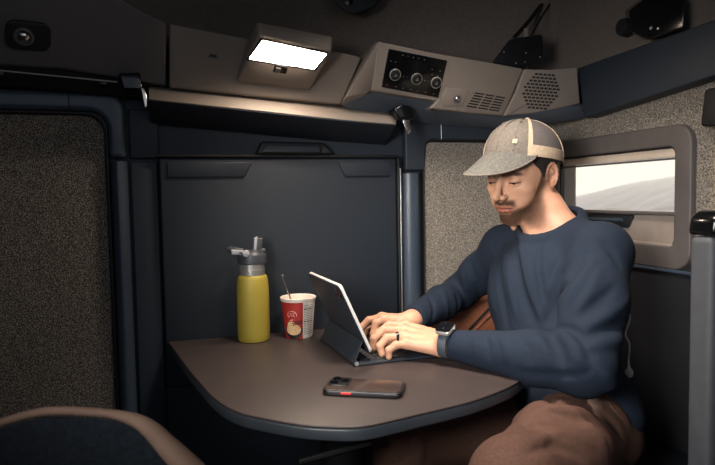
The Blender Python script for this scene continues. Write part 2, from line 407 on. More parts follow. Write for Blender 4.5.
# cove that rounds the corner between the back and the right wall
bm = B(); q = []
for k in range(9):
    a = math.radians(90*k/8); q.append(Vector((XR-.10+.10*math.sin(a), YB-.014-.10+.10*math.cos(a), .895)))
q = q+[Vector((XR, YB-.010, .895))]
# keep the cove only above and beside the window frame
struct('trim_13', (lambda b: (prism(b, [v+Vector((0, 0, oz1-.895+.003)) for v in q], (0, 0, 1.34-oz1)), b)[1])(B()), M['fabric'], angle=50)

# ---- folded upper bunk: panel, lip and grab recess
x0, x1 = X_(160, 200), X_(396, 220); zb1 = Z_(277, 158)
bk = empty('folding_bunk', (x0/2+x1/2, YB-.02, .62), 'navy fold-down bunk panel filling the rear wall behind the table', 'bunk')
bm = B(); box(bm, (x0, YB-.03, .60), (x1, YB-.002, zb1)); obj('panel', bm, M['bunk'], bk, bevel=.006)
bm = B(); box(bm, (x0-.004, YB-.036, zb1), (x1+.004, YB-.002, zb1+.008)); obj('top_lip', bm, M['gasket'], bk, bevel=.003)
bm = B(); box(bm, (x1+.0005, YB-.036, .60), (x1+.008, YB-.002, zb1)); obj('side_lip', bm, M['gasket'], bk, bevel=.003)
bm = B(); box(bm, (x1+.009, YB-.033, .60), (x1+.012, YB-.002, zs_r+.01)); tag(obj('edge_strip', bm, M['steel'], bk, bevel=.001), 'thin bright metal strip')
bm = B(); box(bm, (x1+.0125, YB-.026, .60), (xc0-.002, YB-.002, zs_r-.004)); obj('side_rail', bm, M['wall'], bk, bevel=.004)
hx0, hx1, hx2, hx3 = X_(255, 155), X_(261, 141), X_(322, 145), X_(333, 161)
hz = Z_(290, 142)
bm = B(); prism(bm, xz(YB-.004, [(hx0, zb1+.008), (hx1, hz), (hx2, hz-.002), (hx3, zb1+.008)]), (0, -.034, 0)); hd = obj('grab_handle', bm, M['gasket'], bk, bevel=.006)
bm = B(); prism(bm, xz(YB-.039, [(hx0+.012, zb1+.012), (hx1+.010, hz-.01), (hx2-.012, hz-.012), (hx2-.010, zb1+.012)]), (0, -.006, 0)); obj('handle_face', bm, M['bunk'], hd, bevel=.004)
bm = B(); prism(bm, xz(YB-.039, [(hx2-.006, zb1+.012), (hx2-.004, hz-.012), (hx2+.004, hz-.012), (hx3-.008, zb1+.012)]), (0, -.004, 0)); obj('latch_button', bm, M['dark'], hd, bevel=.003)
bm = B()   # shallow stiffening step pressed into the panel
prism(bm, xz(YB-.0305, [(x0+.02, zb1-.05), (x0+.02, zb1-.012), (hx0-.01, zb1-.012), (hx0-.03, zb1-.05)]), (0, -.004, 0))
obj('pressed_step', bm, M['bunk'], bk, bevel=.004); bm = B()
prism(bm, xz(YB-.0305, [(hx3+.03, zb1-.05), (hx3+.012, zb1-.012), (x1-.02, zb1-.012), (x1-.02, zb1-.05)]), (0, -.004, 0))
obj('pressed_step', bm, M['bunk'], bk, bevel=.004)

# ---- curtain rail over the left pad, black end bracket and hanging catch
ra, rb = P(0, 70.5, 'Y', 1.50), P(117, 82, 'Y', 1.50)
d_ = (ra-rb).normalized()
rl = empty('curtain_rail', rb, 'thin black curtain rail with a glossy edge along the dark left wall', 'rail')
bm = B(); tube(bm, [rb, rb+d_*1.0], .0016, 10); obj('rail', bm, M['steel'], rl)
bm = B(); 
for s in (0.03, .24, .5):
    bm = B(); box(bm, rb+d_*s+Vector((-.008, .0, -.010)), rb+d_*s+Vector((.008, .09, .0))); obj('rail_support', bm, M['black'], rl, bevel=.002)
bm = B(); p = [P(x, y, 'Y', 1.49) for x, y in ((118, 73), (140, 72), (143, 90), (123, 90))]
br = empty('strap_catch', p[3], 'black strap catch with a chrome tongue at the left end of the lit ledge', 'catch')
hull(bm, p+[v+Vector((0, .11, 0)) for v in p]); obj('housing', bm, M['gloss'], br, bevel=.005)
bm = B(); hull(bm, [P(x, y, 'Y', yy) for x, y in ((140.5, 87), (144, 88), (147, 96), (147, 106), (145, 109), (143, 98)) for yy in (1.49, 1.50)]); obj('tongue', bm, M['chrome'], br, bevel=.002)
bm = B(); p = [P(x, y, 'Y', 1.47) for x, y in ((394, 109), (402, 104), (411, 106), (416, 118), (409, 121), (399, 119))]
br = empty('strap_catch', p[3], 'black strap catch with a chrome tongue hanging under the control console', 'catch')
hull(bm, p+[v+Vector((0, .05, .0)) for v in p]); obj('housing', bm, M['gloss'], br, bevel=.004)
bm = B(); hull(bm, [P(x, y, 'Y', yy) for x, y in ((402, 120), (410, 119.5), (411, 131), (408, 135), (405, 126)) for yy in (1.47, 1.478)]); obj('tongue', bm, M['chrome'], br, bevel=.002)
bm = B(); p = P(441, 124, 'Y', 1.5715); tube(bm, [p, P(441.5, 139, 'Y', 1.5715)], .0022, 8)
pn = obj('hook_pin', bm, M['chrome']); tag(pn, 'short bright metal pin on the rear wall above the speckled right pad', 'pin')

# ---- overhead storage run
def slab(name, pix, y, back, m_, parent=None, bevel=.008, **k):
    bm = B(); a = [P(px, py, 'Y', yy) for (px, py, yy) in [(q+(y,) if len(q) == 2 else q) for q in pix]]
    n = len(a); b = [Vector((v.x, back, v.z)) for v in a]
    va = [bm.verts.new(v) for v in a]; vb = [bm.verts.new(v) for v in b]
    bm.faces.new(va); bm.faces.new(vb[::-1])
    for i in range(n): bm.faces.new((va[i], vb[i], vb[(i+1) % n], va[(i+1) % n]))
    return obj(name, bm, m_, parent, bevel=bevel, seg=4, **k)
# left locker, leaning forward as it rises
lk = empty('overhead_locker', P(60, 70, 'Y', 1.50), 'dark taupe overhead locker front above the curtain rail at top left', 'locker')
slab('front', [(-60, -12, 1.40), (60, -22, 1.40), (119, -2, 1.42), (145, 13, 1.44), (166.5, 21.5, 1.45), (166, 86, 1.51), (120, 78, 1.51), (60, 68, 1.51), (-60, 62, 1.51)], 1.5, 1.62, M['taupe_dark'], lk, bevel=.007)
slab('under_shade_slab', [(-60, 64, 1.53), (60, 70, 1.53), (118, 80, 1.53), (166, 88, 1.53), (166, 98, 1.55), (118, 96, 1.55), (60, 90, 1.55), (-60, 80, 1.55)], 1.5, 1.61, M['gasket'], lk, bevel=.003)  # black slab standing in for the shade below the locker front
# middle panel behind the lamp housing
md_ = empty('overhead_bulkhead', P(240, 90, 'Y', 1.50), 'warm lit taupe moulded panel around the reading lamp above the bunk', 'bulkhead')
slab('shell', [(169, 23, 1.46), (236, 36, 1.46), (345, 53, 1.46), (362, 57, 1.47), (341, 104.5, 1.50), (260, 97, 1.50), (169, 87, 1.50)], 1.5, 1.62, M['taupe'], md_, bevel=.006)
LT = [(149, 86.5), (200, 91), (250, 95.5), (300, 101), (341, 106), (370, 110), (396, 114.5)]
LB = [(149, 99), (200, 104.5), (250, 109.5), (300, 115), (341, 119.5), (370, 122), (396, 124)]
bm = B(); gt = [P(x, y, 'Y', 1.525) for x, y in LT]; gb = [P(x, y, 'Y', 1.493) for x, y in LB]; gm = [a.lerp(b, .5)+Vector((0, -.006, .004)) for a, b in zip(gt, gb)]
rows = [[bm.verts.new(v) for v in r_] for r_ in ([Vector((v.x, 1.62, v.z)) for v in gt], gt, gm, gb, [v+Vector((0, .003, -.003)) for v in gb], [Vector((v.x, 1.62, v.z-.004)) for v in gb])]
for a, b in zip(rows, rows[1:]+rows[:1]):
    for i in range(len(a)-1): bm.faces.new((a[i], a[i+1], b[i+1], b[i]))
for e_ in (0, -1): bm.faces.new([r_[e_] for r_ in rows])
obj('lit_ledge', bm, M['taupe'], md_, angle=50)
bm = B(); hull(bm, [v+Vector((0, .001, -.0035)) for v in gb]+[Vector((v.x, 1.62, v.z-.0045)) for v in gb]+[Vector((v.x, 1.583, v.z-.045)) for v in gb]+[Vector((v.x, 1.62, v.z-.045)) for v in gb])
obj('ledge_underside', bm, M['wall'], md_)
sq = [(208, 48), (219, 50), (218.5, 59), (207.5, 57.5)]
q0 = P(213, 54, 'Y', 1.47)
slab('socket', [(x, y, 1.4755) for x, y in sq], 1.47, 1.52, M['taupe_dark'], md_, bevel=.001)
slab('socket_hole', [(210, 50.5, 1.4745), (217.3, 52, 1.4745), (216.5, 57.5, 1.4745), (210, 56.5, 1.4745)], 1.47, 1.50, M['gasket'], md_, bevel=.0005)

# reading lamp housing
lp = empty('reading_lamp', P(280, 88, 'Y', 1.49), 'wedge shaped taupe ceiling lamp with a glowing rectangular lens', 'lamp')
BL, BR_, TL = P(236, 81, 'Y', 1.485), P(310, 90, 'Y', 1.485), P(259, 34, 'Y', 1.375)
TR = PP(332, 51, BL, (BR_-BL).cross(TL-BL).normalized())
T2, T3 = P(257, 22, 'Y', 1.39), P(333, 36.5, 'Y', TR.y+.015)
bm = B(); hull(bm, [BL, BR_, TR, TL, T2, T3] + [Vector((v.x+dx, 1.56, v.z)) for v, dx in ((BL, -.0), (BR_, .004), (T2, -.01), (T3, .012))])
obj('housing', bm, M['taupe'], lp, bevel=.007, seg=4)
nf = (BR_-BL).cross(TL-BL).normalized(); nf = nf if nf.dot(CAMP-BL) > 0 else -nf
def onface(pix, off=.0, th=.003):
    pts = [PP(px, py, BL, nf)+nf*off for px, py in pix]
    bm = B(); prism(bm, pts, -nf*th); return bm, pts
bm, _ = onface([(260.5, 38), (328.5, 52), (316, 70.5), (246.5, 60)], .0015, .004); obj('lens_frame', bm, M['gloss'], lp, bevel=.0015)
bm, lens_pts = onface([(262.5, 40), (326, 53.5), (314, 68.2), (249.5, 58.2)], .0030, .003); obj('lens', bm, M['glow'], lp)
bm, _ = onface([(275, 64.5), (288, 66.5), (286, 73.5), (272.5, 71.5)], .0025, .004); obj('switch', bm, M['gloss'], lp, bevel=.001)
bm, _ = onface([(276, 66.5), (281, 67.3), (279.5, 71.5), (274.5, 70.8)], .0040, .002); obj('rocker', bm, M['taupe_dark'], lp, bevel=.0007)

# round lamps / small bezel at upper left
c = P(28, 36, 'Y', 1.465)
sl = empty('spot_lamp', c, 'small round reading spot lamp in an oval bezel on the dark locker, top left', 'lamp')
LP0 = P(-60, -12, 'Y', 1.40); LN = (P(60, -22, 'Y', 1.40)-LP0).cross(P(60, 68, 'Y', 1.51)-LP0).normalized(); LN = LN if LN.y < 0 else -LN
def onlocker(px, py, off=0): return PP(px, py, LP0, LN)+LN*off
bm = B(); prism(bm, [onlocker(x, y, .004) for x, y in [(28+x*1.0, 35.5+y+x*.10) for x, y in rrect(-23, 23, -14, 14, 9, 6)]], -LN*.012); bz = obj('bezel', bm, M['dark'], sl, bevel=.004)
U, V, N = frame_of(LN)
cc = onlocker(24, 36, .005)
bm = B(); lathe(bm, [(.0, -.004), (.018, -.004), (.02, .0), (.019, .003), (.015, .004), (.014, -.001), (0, -.001)], cc, 28, U, V, N, caps=(False, False)); obj('ring', bm, M['taupe_dark'], sl)
bm = B(); lathe(bm, [(.0135, -.002), (.012, .003), (.007, .007), (0.0005, .008)], cc, 24, U, V, N); obj('eyeball_lens', bm, M['chrome'], sl)

# ---- control console across the top right of the back wall
con = empty('overhead_console', P(430, 108, 'Y', 1.5), 'curved taupe overhead console carrying the black climate controls and vents', 'console')
yt, yb_ = 1.405, 1.455
FT = [P(378, 41, 'Y', yt), P(430, 52, 'Y', yt), P(500, 64, 'Y', yt), P(524, 68.5, 'Y', yt)]
FB = [P(371, 90.5, 'Y', yb_), P(430, 102.5, 'Y', yb_), P(499, 114.5, 'Y', yb_), P(503, 115.6, 'Y', yb_)]
p0 = FT[0]; nc = (FB[0]-FT[0]).cross(FT[2]-FT[0]).normalized(); nc = nc if nc.dot(CAMP-p0) > 0 else -nc
def conf(px, py, off=0): return PP(px, py, p0, nc)+nc*off
face = [(378, 41), (430, 52), (500, 64), (524, 68.5), (514, 92), (503, 115.8), (470, 113), (430, 108.3), (437, 100.5), (400, 95), (371, 90.5)]
bm = B()
a = [bm.verts.new(conf(x, y)) for x, y in face]; b = [bm.verts.new(Vector((conf(x, y).x, 1.60, conf(x, y).z+(.0 if y < 80 else .0)))) for x, y in face]
bm.faces.new(a); bm.faces.new(b[::-1])
for i in range(len(a)): bm.faces.new((a[i], b[i], b[(i+1) % len(a)], a[(i+1) % len(a)]))
obj('face_panel', bm, M['taupe'], con, bevel=.005, seg=4)
# rounded left end that sweeps down to the ledge
bm = B(); hull(bm, [conf(379, 41.5, -.002), conf(371.5, 90, -.002), P(375, 43, 'Y', 1.43), P(341, 104, 'Y', 1.50), P(346, 97, 'Y', 1.475), P(365, 92.5, 'Y', 1.462), P(352, 80, 'Y', 1.50), P(352, 105.5, 'Y', 1.50)]+[Vector((v.x, 1.6, v.z)) for v in (conf(379, 41.5), P(341, 104, 'Y', 1.5), P(360, 60, 'Y', 1.5))])
obj('end_cap', bm, M['taupe'], con, bevel=.006, seg=4)
# under skin, slate blue
us = [P(343, 105, 'Y', 1.485), P(372, 92, 'Y', 1.47), P(400, 97, 'Y', 1.47), P(436, 102, 'Y', 1.468), P(431, 110, 'Y', 1.468), P(503, 117, 'Y', 1.465), P(579, 105, 'Y', 1.41)]
lo = [P(352, 113, 'Y', 1.55), P(400, 119, 'Y', 1.55), P(440, 123.5, 'Y', 1.54), P(505, 126.5, 'Y', 1.52), P(550, 122, 'Y', 1.48), P(586, 117.5, 'Y', 1.42)]
bm = B()
up_ = [us[0], us[1], us[2], us[3], us[4], us[5], us[6]]
vv = [bm.verts.new(v) for v in up_]; ww = [bm.verts.new(v) for v in (lo[0], lo[1], lo[1].lerp(lo[2], .5), lo[2], lo[2].lerp(lo[3], .2), lo[3], lo[5])]
zz = [bm.verts.new(Vector((v.co.x, 1.6, v.co.z))) for v in ww]
for i in range(6):
    bm.faces.new((vv[i], vv[i+1], ww[i+1], ww[i])); bm.faces.new((ww[i], ww[i+1], zz[i+1], zz[i]))
M['slate'] = mat('slate_console_underside', (80, 90, 102), .5, var=.04)
obj('underside', bm, M['slate'], con, angle=50)
# black climate panel
CP = [(388.5, 48.5), (447, 60.5), (438, 97.5), (381.5, 86)]
def cuv(u, v, off=0):
    a_ = Vector((388.5, 48.5)).lerp(Vector((447, 60.5)), u); b_ = Vector((381.5, 87)).lerp(Vector((438, 97.5)), u)
    q_ = a_.lerp(b_, v); return conf(q_.x, q_.y, off)
bm = B(); prism(bm, [cuv(u, v, .003) for u, v in ((0, 0), (1, 0), (1, 1), (0, 1))], -nc*.006); cp = obj('climate_panel', bm, M['gloss'], con, bevel=.0015)
bm = B(); prism(bm, [cuv(u, v, .0036) for u, v in ((.22, .16), (.70, .16), (.70, .44), (.22, .44))], -nc*.002); obj('display', bm, M['screen'], cp)
Uc = (cuv(1, .5)-cuv(0, .5)).normalized(); Vc = nc.cross(Uc).normalized()
for u in (.185, .56, .90):
    c = cuv(u, .62, .003)
    bm = B(); lathe(bm, [(.0148, 0), (.0148, .002), (.0142, .003), (.0130, .003), (.0130, .001)], c, 32, Uc, Vc, nc, caps=(False, False)); kn = obj('knob_ring', bm, M['steel'], cp)
    bm = B(); lathe(bm, [(.0128, 0), (.0124, .004), (.0110, .0052), (.0005, .0054)], c, 28, Uc, Vc, nc); obj('knob', bm, M['black'], kn)
    bm = B(); 
    for k in range(3): obox(bm, c+nc*.0057+Vc*(.0028*(k-1))+Uc*(.0008*(k % 2)), Uc, Vc, nc, .0036-.0011*k, .0005, .0003)
    obj('knob_icon', bm, M['icon'], kn)
for row, us_ in ((.09, (.25, .34, .43, .52, .62)), (.92, (.08, .24, .36, .50, .62, .76, .90)), (.30, (.07, .15, .78, .92)), (.62, (.335, .405, .70, .765)), (.44, (.80, .90))):
    for u in us_:
        c = cuv(u, row, .0034)
        bm = B(); obox(bm, c, Uc, Vc, nc, .0026, .0013, .0006); bt = obj('button', bm, M['black'], cp, bevel=.0005)
        bm = B(); obox(bm, c+nc*.0008, Uc, Vc, nc, .0013, .0004, .0002); obj('button_icon', bm, M['red'] if (row > .9 and u < .1) else M['icon'], bt)
# little dome lamp next to the panel
bm = B(); prism(bm, [conf(x, y, .0015) for x, y in ((446, 87.5), (463, 89), (470, 92), (462, 106.5), (443, 106.5), (441, 99))], -nc*.004); bz = obj('lamp_bezel', bm, M['taupe'], con, bevel=.0025)
c = conf(456.5, 98.5, .002)
bm = B(); lathe(bm, [(.0105, .0), (.0105, .003), (.0085, .004), (.007, .002)], c, 30, Uc, Vc, nc, caps=(False, False)); obj('lamp_ring', bm, M['taupe_dark'], bz)
bm = B(); lathe(bm, [(.0075, .0), (.0068, .004), (.004, .0068), (.0004, .0076)], c, 26, Uc, Vc, nc); obj('lamp_dome', bm, M['chrome'], bz)
# louvre vent
bm = B(); V4 = [Vector(q) for q in ((474, 92), (506, 97.5), (499, 113), (464, 107.5))]
def vuv(u, v, off=0):
    q_ = V4[0].lerp(V4[1], u).lerp(V4[3].lerp(V4[2], u), v); return conf(q_.x, q_.y, off)
bm = B(); prism(bm, [vuv(u, v, .0012) for u, v in ((0, 0), (1, 0), (1, 1), (0, 1))], -nc*.004); vt = obj('vent', bm, M['gasket'], con, bevel=.001)
bm = B()
for k in range(6):
    v = .08+.168*k; prism(bm, [vuv(.02, v, .0032), vuv(.98, v, .0032), vuv(.98, v+.07, .0032), vuv(.02, v+.07, .0032)], -nc*.002)
for u in (.0, .33, .64, .97): prism(bm, [vuv(u, 0, .0034), vuv(u+.03, 0, .0034), vuv(u+.03, 1, .0034), vuv(u, 1, .0034)], -nc*.002)
obj('louvres', bm, M['taupe'], vt)
# corner speaker panel that turns towards the right wall
S = [P(524, 68.5, 'Y', 1.405), P(578, 67, 'Y', 1.385), P(580.5, 103.5, 'Y', 1.42), P(503, 115.6, 'Y', 1.455)]
ns = (S[1]-S[0]).cross(S[3]-S[0]).normalized(); ns = ns if ns.dot(CAMP-S[0]) > 0 else -ns
sp = empty('corner_speaker_panel', S[3], 'taupe corner speaker panel with a round slotted grille above the cap', 'speaker')
def sf(px, py, off=0): return PP(px, py, S[0], ns)+ns*off
bm = B(); pl = [sf(x, y) for x, y in ((524.5, 68.8), (550, 69.5), (577.5, 67), (580.5, 103.5), (545, 112), (504, 115.9), (516, 92))]
a = [bm.verts.new(v) for v in pl]; b = [bm.verts.new(v+Vector((.0, .13, 0))) for v in pl]
bm.faces.new(a); bm.faces.new(b[::-1])
for i in range(len(a)): bm.faces.new((a[i], b[i], b[(i+1) % len(a)], a[(i+1) % len(a)]))
obj('panel', bm, M['taupe'], sp, bevel=.004)
c0 = sf(541, 91.5); Us = (sf(560, 93)-c0).normalized(); Vs = ns.cross(Us).normalized()
rad = (sf(560, 93)-c0).length*.92
bm = B(); pitch_v, pitch_u = rad*2/11.6, rad*2/8.6
for j in range(11):
    v = (j-5)*pitch_v
    for i in range(-5, 6):
        u = (i+(.5 if j % 2 else 0))*pitch_u
        if u*u+v*v < rad*rad: obox(bm, c0+Us*u+Vs*v+ns*.0004, Us, Vs, ns, pitch_u*.36, pitch_v*.27, .0006)
obj('grille_slots', bm, M['gasket'], sp)
bm = B()
prism(bm, [sf(506, 115.3, .001), sf(526, 104.5, .001), sf(526, 105.3, .001), sf(508, 115.2, .001)], -ns*.002)
for k in range(7):
    obox(bm, sf(511+2.2*k, 111-1.0*k, .0004), Us, Vs, ns, .0014, .0006, .0006)
obj('small_slots', bm, M['taupe_dark'], sp)

# navy locker along the top of the right wall
NX = 1.075
def on_x(px, py, x): return P(px, py, 'X', x)
nl = empty('side_locker', on_x(590, 117, NX), 'plain navy overhead locker along the top of the right wall', 'locker')
bm = B(); q = [on_x(577.5, 68, NX), on_x(715, 19.5, NX), on_x(760, 1, NX), on_x(760, 57, NX), on_x(715, 75.5, NX), on_x(584, 118, NX)]
prism(bm, q, (XR-NX-.001, 0, 0)); obj('front', bm, M['wall'], nl, bevel=.004)

# black box lamp on the upper right and the dark pod at top centre
bx = empty('ceiling_box', P(655, 28, 'X', 1.06), 'black angular box fixed above the navy side locker at top right', 'box')
bm = B(); hull(bm, [P(x, y, 'X', 1.055) for x, y in ((629, 11), (648, -4), (684, -2), (683.5, 28), (648, 40), (631, 31))]+[P(x, y, 'X', 1.105) for x, y in ((625, 11), (648, -6), (684, -4), (684, 28), (650, 40), (628, 32))]); obj('body', bm, M['gloss'], bx, bevel=.004)
bm = B(); lathe(bm, [(.004, 0), (.003, .002), (.0005, .0025)], P(651, 28, 'X', 1.0545), 12, Vector((0, 1, 0)), Vector((0, 0, 1)), Vector((-1, 0, 0)))
lathe(bm, [(.003, 0), (.002, .002), (.0005, .0025)], P(658, 28.5, 'X', 1.0545), 12, Vector((0, 1, 0)), Vector((0, 0, 1)), Vector((-1, 0, 0))); obj('screw', bm, M['steel'], bx)
bm = B(); lathe(bm, [(.006, 0), (.02, .0), (.024, .02), (.02, .05)], P(621, 27, 'X', 1.09), 20, Vector((0, 1, 0)), Vector((0, 0, 1)), Vector((1, 0, 0))); obj('mount', bm, M['dark'], bx)
bm = B(); pts = [(330, -6), (385, -8), (378, 4), (371, 9), (355, 15), (345, 12), (337, 5)]
pod = empty('ceiling_pod', P(355, 5, 'Y', 1.56), 'dark round-edged pod on the roof lining at top centre', 'lamp')
hull(bm, [P(x, y, 'Y', 1.50) for x, y in pts]+[P(x, y-8, 'Y', 1.60) for x, y in pts]); obj('body', bm, M['dark'], pod, bevel=.006)
bm = B(); lathe(bm, [(.012, 0), (.012, .003), (.0005, .005)], P(348, 1, 'Y', 1.499), 20, Vector((1, 0, 0)), Vector((0, 0, 1)), Vector((0, -1, 0))); obj('sensor', bm, M['gloss'], pod)

# net bracket and strap above the speaker panel
nb = empty('strap_bracket', P(520, 66, 'Y', 1.46), 'black screwed plate holding a dark strap above the corner speaker', 'bracket')
bm = B(); prism(bm, [P(x, y, 'Y', 1.45) for x, y in ((494, 62), (511, 39), (519, 37.5), (541, 34.5), (543, 37), (543.5, 56), (539, 61), (524, 67), (508, 66.5))], (0, .012, 0)); pt = obj('plate', bm, M['black'], nb, bevel=.002)
for x, y in ((504, 52), (516, 63), (525, 62), (540, 57), (526, 53)):
    bm = B(); lathe(bm, [(.0022, 0), (.0016, .0014), (.0004, .0016)], P(x, y, 'Y', 1.4498), 10, Vector((1, 0, 0)), Vector((0, 0, 1)), Vector((0, -1, 0))); obj('screw', bm, M['steel'], pt)
bm = B(); q = [P(514, 38, 'Y', 1.462), P(530, 20, 'Y', 1.52), P(549, -6, 'Y', 1.58)]
tube(bm, q, .006, 8, flat=.4); obj('strap', bm, M['gasket'], nb)
bm = B(); tube(bm, [P(531, 36, 'Y', 1.47), P(541, 18, 'Y', 1.52), P(556, -6, 'Y', 1.58)], .004, 8, flat=.5); obj('strap', bm, M['gasket'], nb)
bm = B(); hull(bm, [P(x, y, 'Y', yy) for x, y in ((524, 28), (528, 28), (528, 68), (524, 68)) for yy in (1.468, 1.476)]); obj('tongue', bm, M['taupe'], nb, bevel=.001)

# dark curtain tie hanging at the right edge
bm = B(); hull(bm, [P(x, y, 'X', xx) for x, y in ((705, 90), (720, 86), (720, 126), (701, 126), (703, 108)) for xx in (1.085, 1.117)])
tag(obj('curtain', bm, M['gasket'], bevel=.004), 'black gathered curtain edge beside the window at the right border', 'curtain')

# ---- brown leather corner cushion seen under the far arm
cu_ = empty('corner_cushion', (.86, 1.48, .74), 'rust brown leather corner cushion glimpsed beneath his far sleeve', 'cushion')
bm = B(); prism(bm, [Vector((x, 1.575, z)) for x, z in ((.655, .60), (.655, .76), (.70, .788), (1.05, .788), (1.10, .76), (1.10, .60))], (0, -.05, 0)); obj('upper_pad', bm, M['rust'], cu_, bevel=.018, seg=4)
bm = B(); q = [P(x, y, 'Y', 1.523) for x, y in ((466, 333), (489, 309))]
tube(bm, [q[0], q[1]], .0035, 8); obj('seam', bm, M['gasket'], cu_)
bm = B(); q = [P(x, y, 'Y', 1.52) for x, y in ((472, 333), (492, 313))]
tube(bm, [q[0], q[1]], .004, 8); obj('piping', bm, M['rust'], cu_)

# ---- bench he sits on, bench base
bn = empty('bench_seat', (.84, 1.2, 0), 'black upholstered bench seat under the seated man', 'bench')
bm = B(); box(bm, (.60, .86, .40), (XR-.015, 1.56, .485)); obj('cushion', bm, M['seat_cloth'], bn, bevel=.03, seg=4)
bm = B(); box(bm, (.64, .88, .0), (XR-.015, 1.56, .398)); obj('base', bm, M['dark'], bn, bevel=.01)

# ---- grey seat at the right edge
sx = P(690.5, 340, 'Y', .79).x
gs = empty('passenger_seat', (.95, .80, 0), 'tall smooth grey seat back with a black cap at the right border', 'seat')
ztop = P(700, 236, 'D', .99).z; zcap = P(700, 211, 'D', .99).z
bm = B(); box(bm, (sx+.002, .752, .25), (XR-.02, .80, ztop)); obj('backrest', bm, M['seat_grey'], gs, bevel=.012, seg=4)
bm = B(); prism(bm, [Vector((x, .750, z)) for x, z in ((sx+.003, ztop+.001), (sx+.006, zcap-.012), (sx+.022, zcap), (XR-.03, zcap), (XR-.03, ztop+.001))], (0, .055, 0)); obj('top_cap', bm, M['gloss'], gs, bevel=.008, seg=4)
bm = B(); box(bm, (sx+.01, .30, .0), (XR-.02, .735, .44)); obj('seat_base', bm, M['seat_grey'], gs, bevel=.03, seg=4)

# ---- foreground seat back at lower left
fs = empty('driver_seat', (-.22, .62, 0), 'dark seat back top with tan piping in the lower left foreground', 'seat')
path = [P(x, y, 'D', d) for x, y, d in ((-60, 436, .62), (-5, 420, .61), (28, 410.5, .605), (55, 406.5, .6), (95, 408, .6), (128, 412, .6), (148, 419, .6), (170, 438, .6), (196, 462, .6), (215, 480, .6), (235, 510, .6), (250, 560, .6))]
path = spline(path, 5)
w_ = [.0042+.0085*min(1, max(0, (i-22)/16)) for i in range(len(path))]
nfs = -f0
bm = B(); tube(bm, [p-cu*w for p, w in zip(path, w_)], w_, 12); obj('piping', bm, M['brown_piping'], fs)
bm = B(); front = [p-cu*.010 for p in path]; lowl = [Vector((path[-1].x, path[-1].y, .45)), Vector((path[0].x, path[0].y, .45))]
prism(bm, front+lowl, f0*.05+Vector((-.05, .0, -.06))); obj('backrest', bm, M['seat_cloth'], fs, bevel=.008)
bm = B(); box(bm, (path[0].x, .28, .02), (path[-1].x, .60, .45)); obj('seat_base', bm, M['seat_cloth'], fs, bevel=.03, seg=3)
# ================================================================== table and what stands on it
TZ = .72
edge = [(168.5, 344), (190, 371), (206, 389.5), (213, 396.5), (222, 403.5), (232, 409), (246, 414), (278, 420.5), (305, 424.5), (329, 426), (350, 426.5), (368, 425), (392, 420), (419, 413.5), (447, 407), (474, 400), (500, 390.5), (513, 384.5), (521, 379), (526, 371.5), (527, 363)]
tp = [P(x, y, 'Z', TZ) for x, y in edge]
tp[0].y = 1.566; tp[0].x = -.024
tp = [tp[0]] + spline(tp[1:], 4) + [Vector((.69, 1.30, TZ)), Vector((.695, 1.566, TZ))]
tb = empty('table', (.34, 1.3, 0), 'dark laminate table with rounded front corners and a slate edge', 'table')
bm = B(); prism(bm, tp, (0, 0, -.004)); obj('tabletop', bm, M['table'], tb, bevel=.0015, seg=2)
bm = B(); prism(bm, [v-Vector((0, 0, .0042)) for v in tp], (0, 0, -.021)); obj('edge_band', bm, M['table_edge'], tb, bevel=.004, seg=3)
bm = B(); box(bm, (.12, 1.02, .672), (.56, 1.40, .6945)); obj('support_plate', bm, M['black'], tb, bevel=.004)
bm = B(); lathe(bm, [(.05, .0), (.05, .65), (.065, .671)], (.34, 1.25, .0), 24); obj('pedestal', bm, M['dark'], tb)
bm = B(); a, b = P(300, 462, 'Z', .60), P(372, 442, 'Z', .64); tube(bm, [a, b], .007, 10); obj('release_lever', bm, M['black'], tb)
bm = B(); lathe(bm, [(.16, .0), (.15, .018), (.06, .03)], (.34, 1.25, .0), 28); obj('foot', bm, M['dark'], tb)

# water bottle
bc = P(256.3, 343.5, 'Z', TZ)+Vector((.0, .040, 0)); bc.z = TZ
bo = empty('water_bottle', bc, 'mustard yellow steel water bottle with a grey flip-spout lid', 'bottle')
bm = B(); lathe(bm, [(.030, .0), (.0375, .001), (.0395, .004), (.0395, .018), (.0400, .020), (.0400, .120), (.0392, .140), (.0372, .156), (.0352, .163), (.0330, .165)], bc, 48); obj('body', bm, M['yellow'], bo)
bm = B(); lathe(bm, [(.0310, .1655), (.0312, .177), (.0318, .1775), (.0318, .180), (.0312, .1805), (.0312, .193)], bc, 44); obj('neck_ring', bm, M['steel'], bo)
bm = B(); lathe(bm, [(.0330, .1935), (.0360, .195), (.0362, .214), (.0345, .218), (.0300, .222), (.0288, .226), (.001, .228)], bc, 44); ld = obj('lid', bm, M['grey_lid'], bo)
# carry loop reaching to the left from a pivot on the lid
pv = bc+Vector((-.018, -.030, .222)); pv2 = bc+Vector((-.018, .028, .224))
lo = bc+Vector((-.050, -.022, .229)); lo2 = bc+Vector((-.050, .022, .231))
bm = B(); tube(bm, spline([pv, bc+Vector((-.034, -.030, .2255)), lo, bc+Vector((-.055, 0, .231)), lo2, bc+Vector((-.034, .029, .2275)), pv2], 6), .0062, 10, flat=.9); obj('carry_loop', bm, M['grey_lid'], ld)
bm = B(); lathe(bm, [(.0085, 0), (.0085, .005), (.006, .0065), (.0005, .0065)], pv+Vector((0, -.003, 0)), 24, Vector((1, 0, 0)), Vector((0, 0, 1)), Vector((0, -1, 0))); obj('pivot', bm, M['light_lid'], ld)
bm = B(); a = bc+Vector((-.036, -.0325, .2265)); prism(bm, [a+Vector(q) for q in ((-.017, -.003, -.006), (.012, -.003, -.0075), (.012, -.003, .003), (-.017, -.003, .007))], (0, .006, 0)); obj('loop_plate', bm, M['light_lid'], ld, bevel=.002)
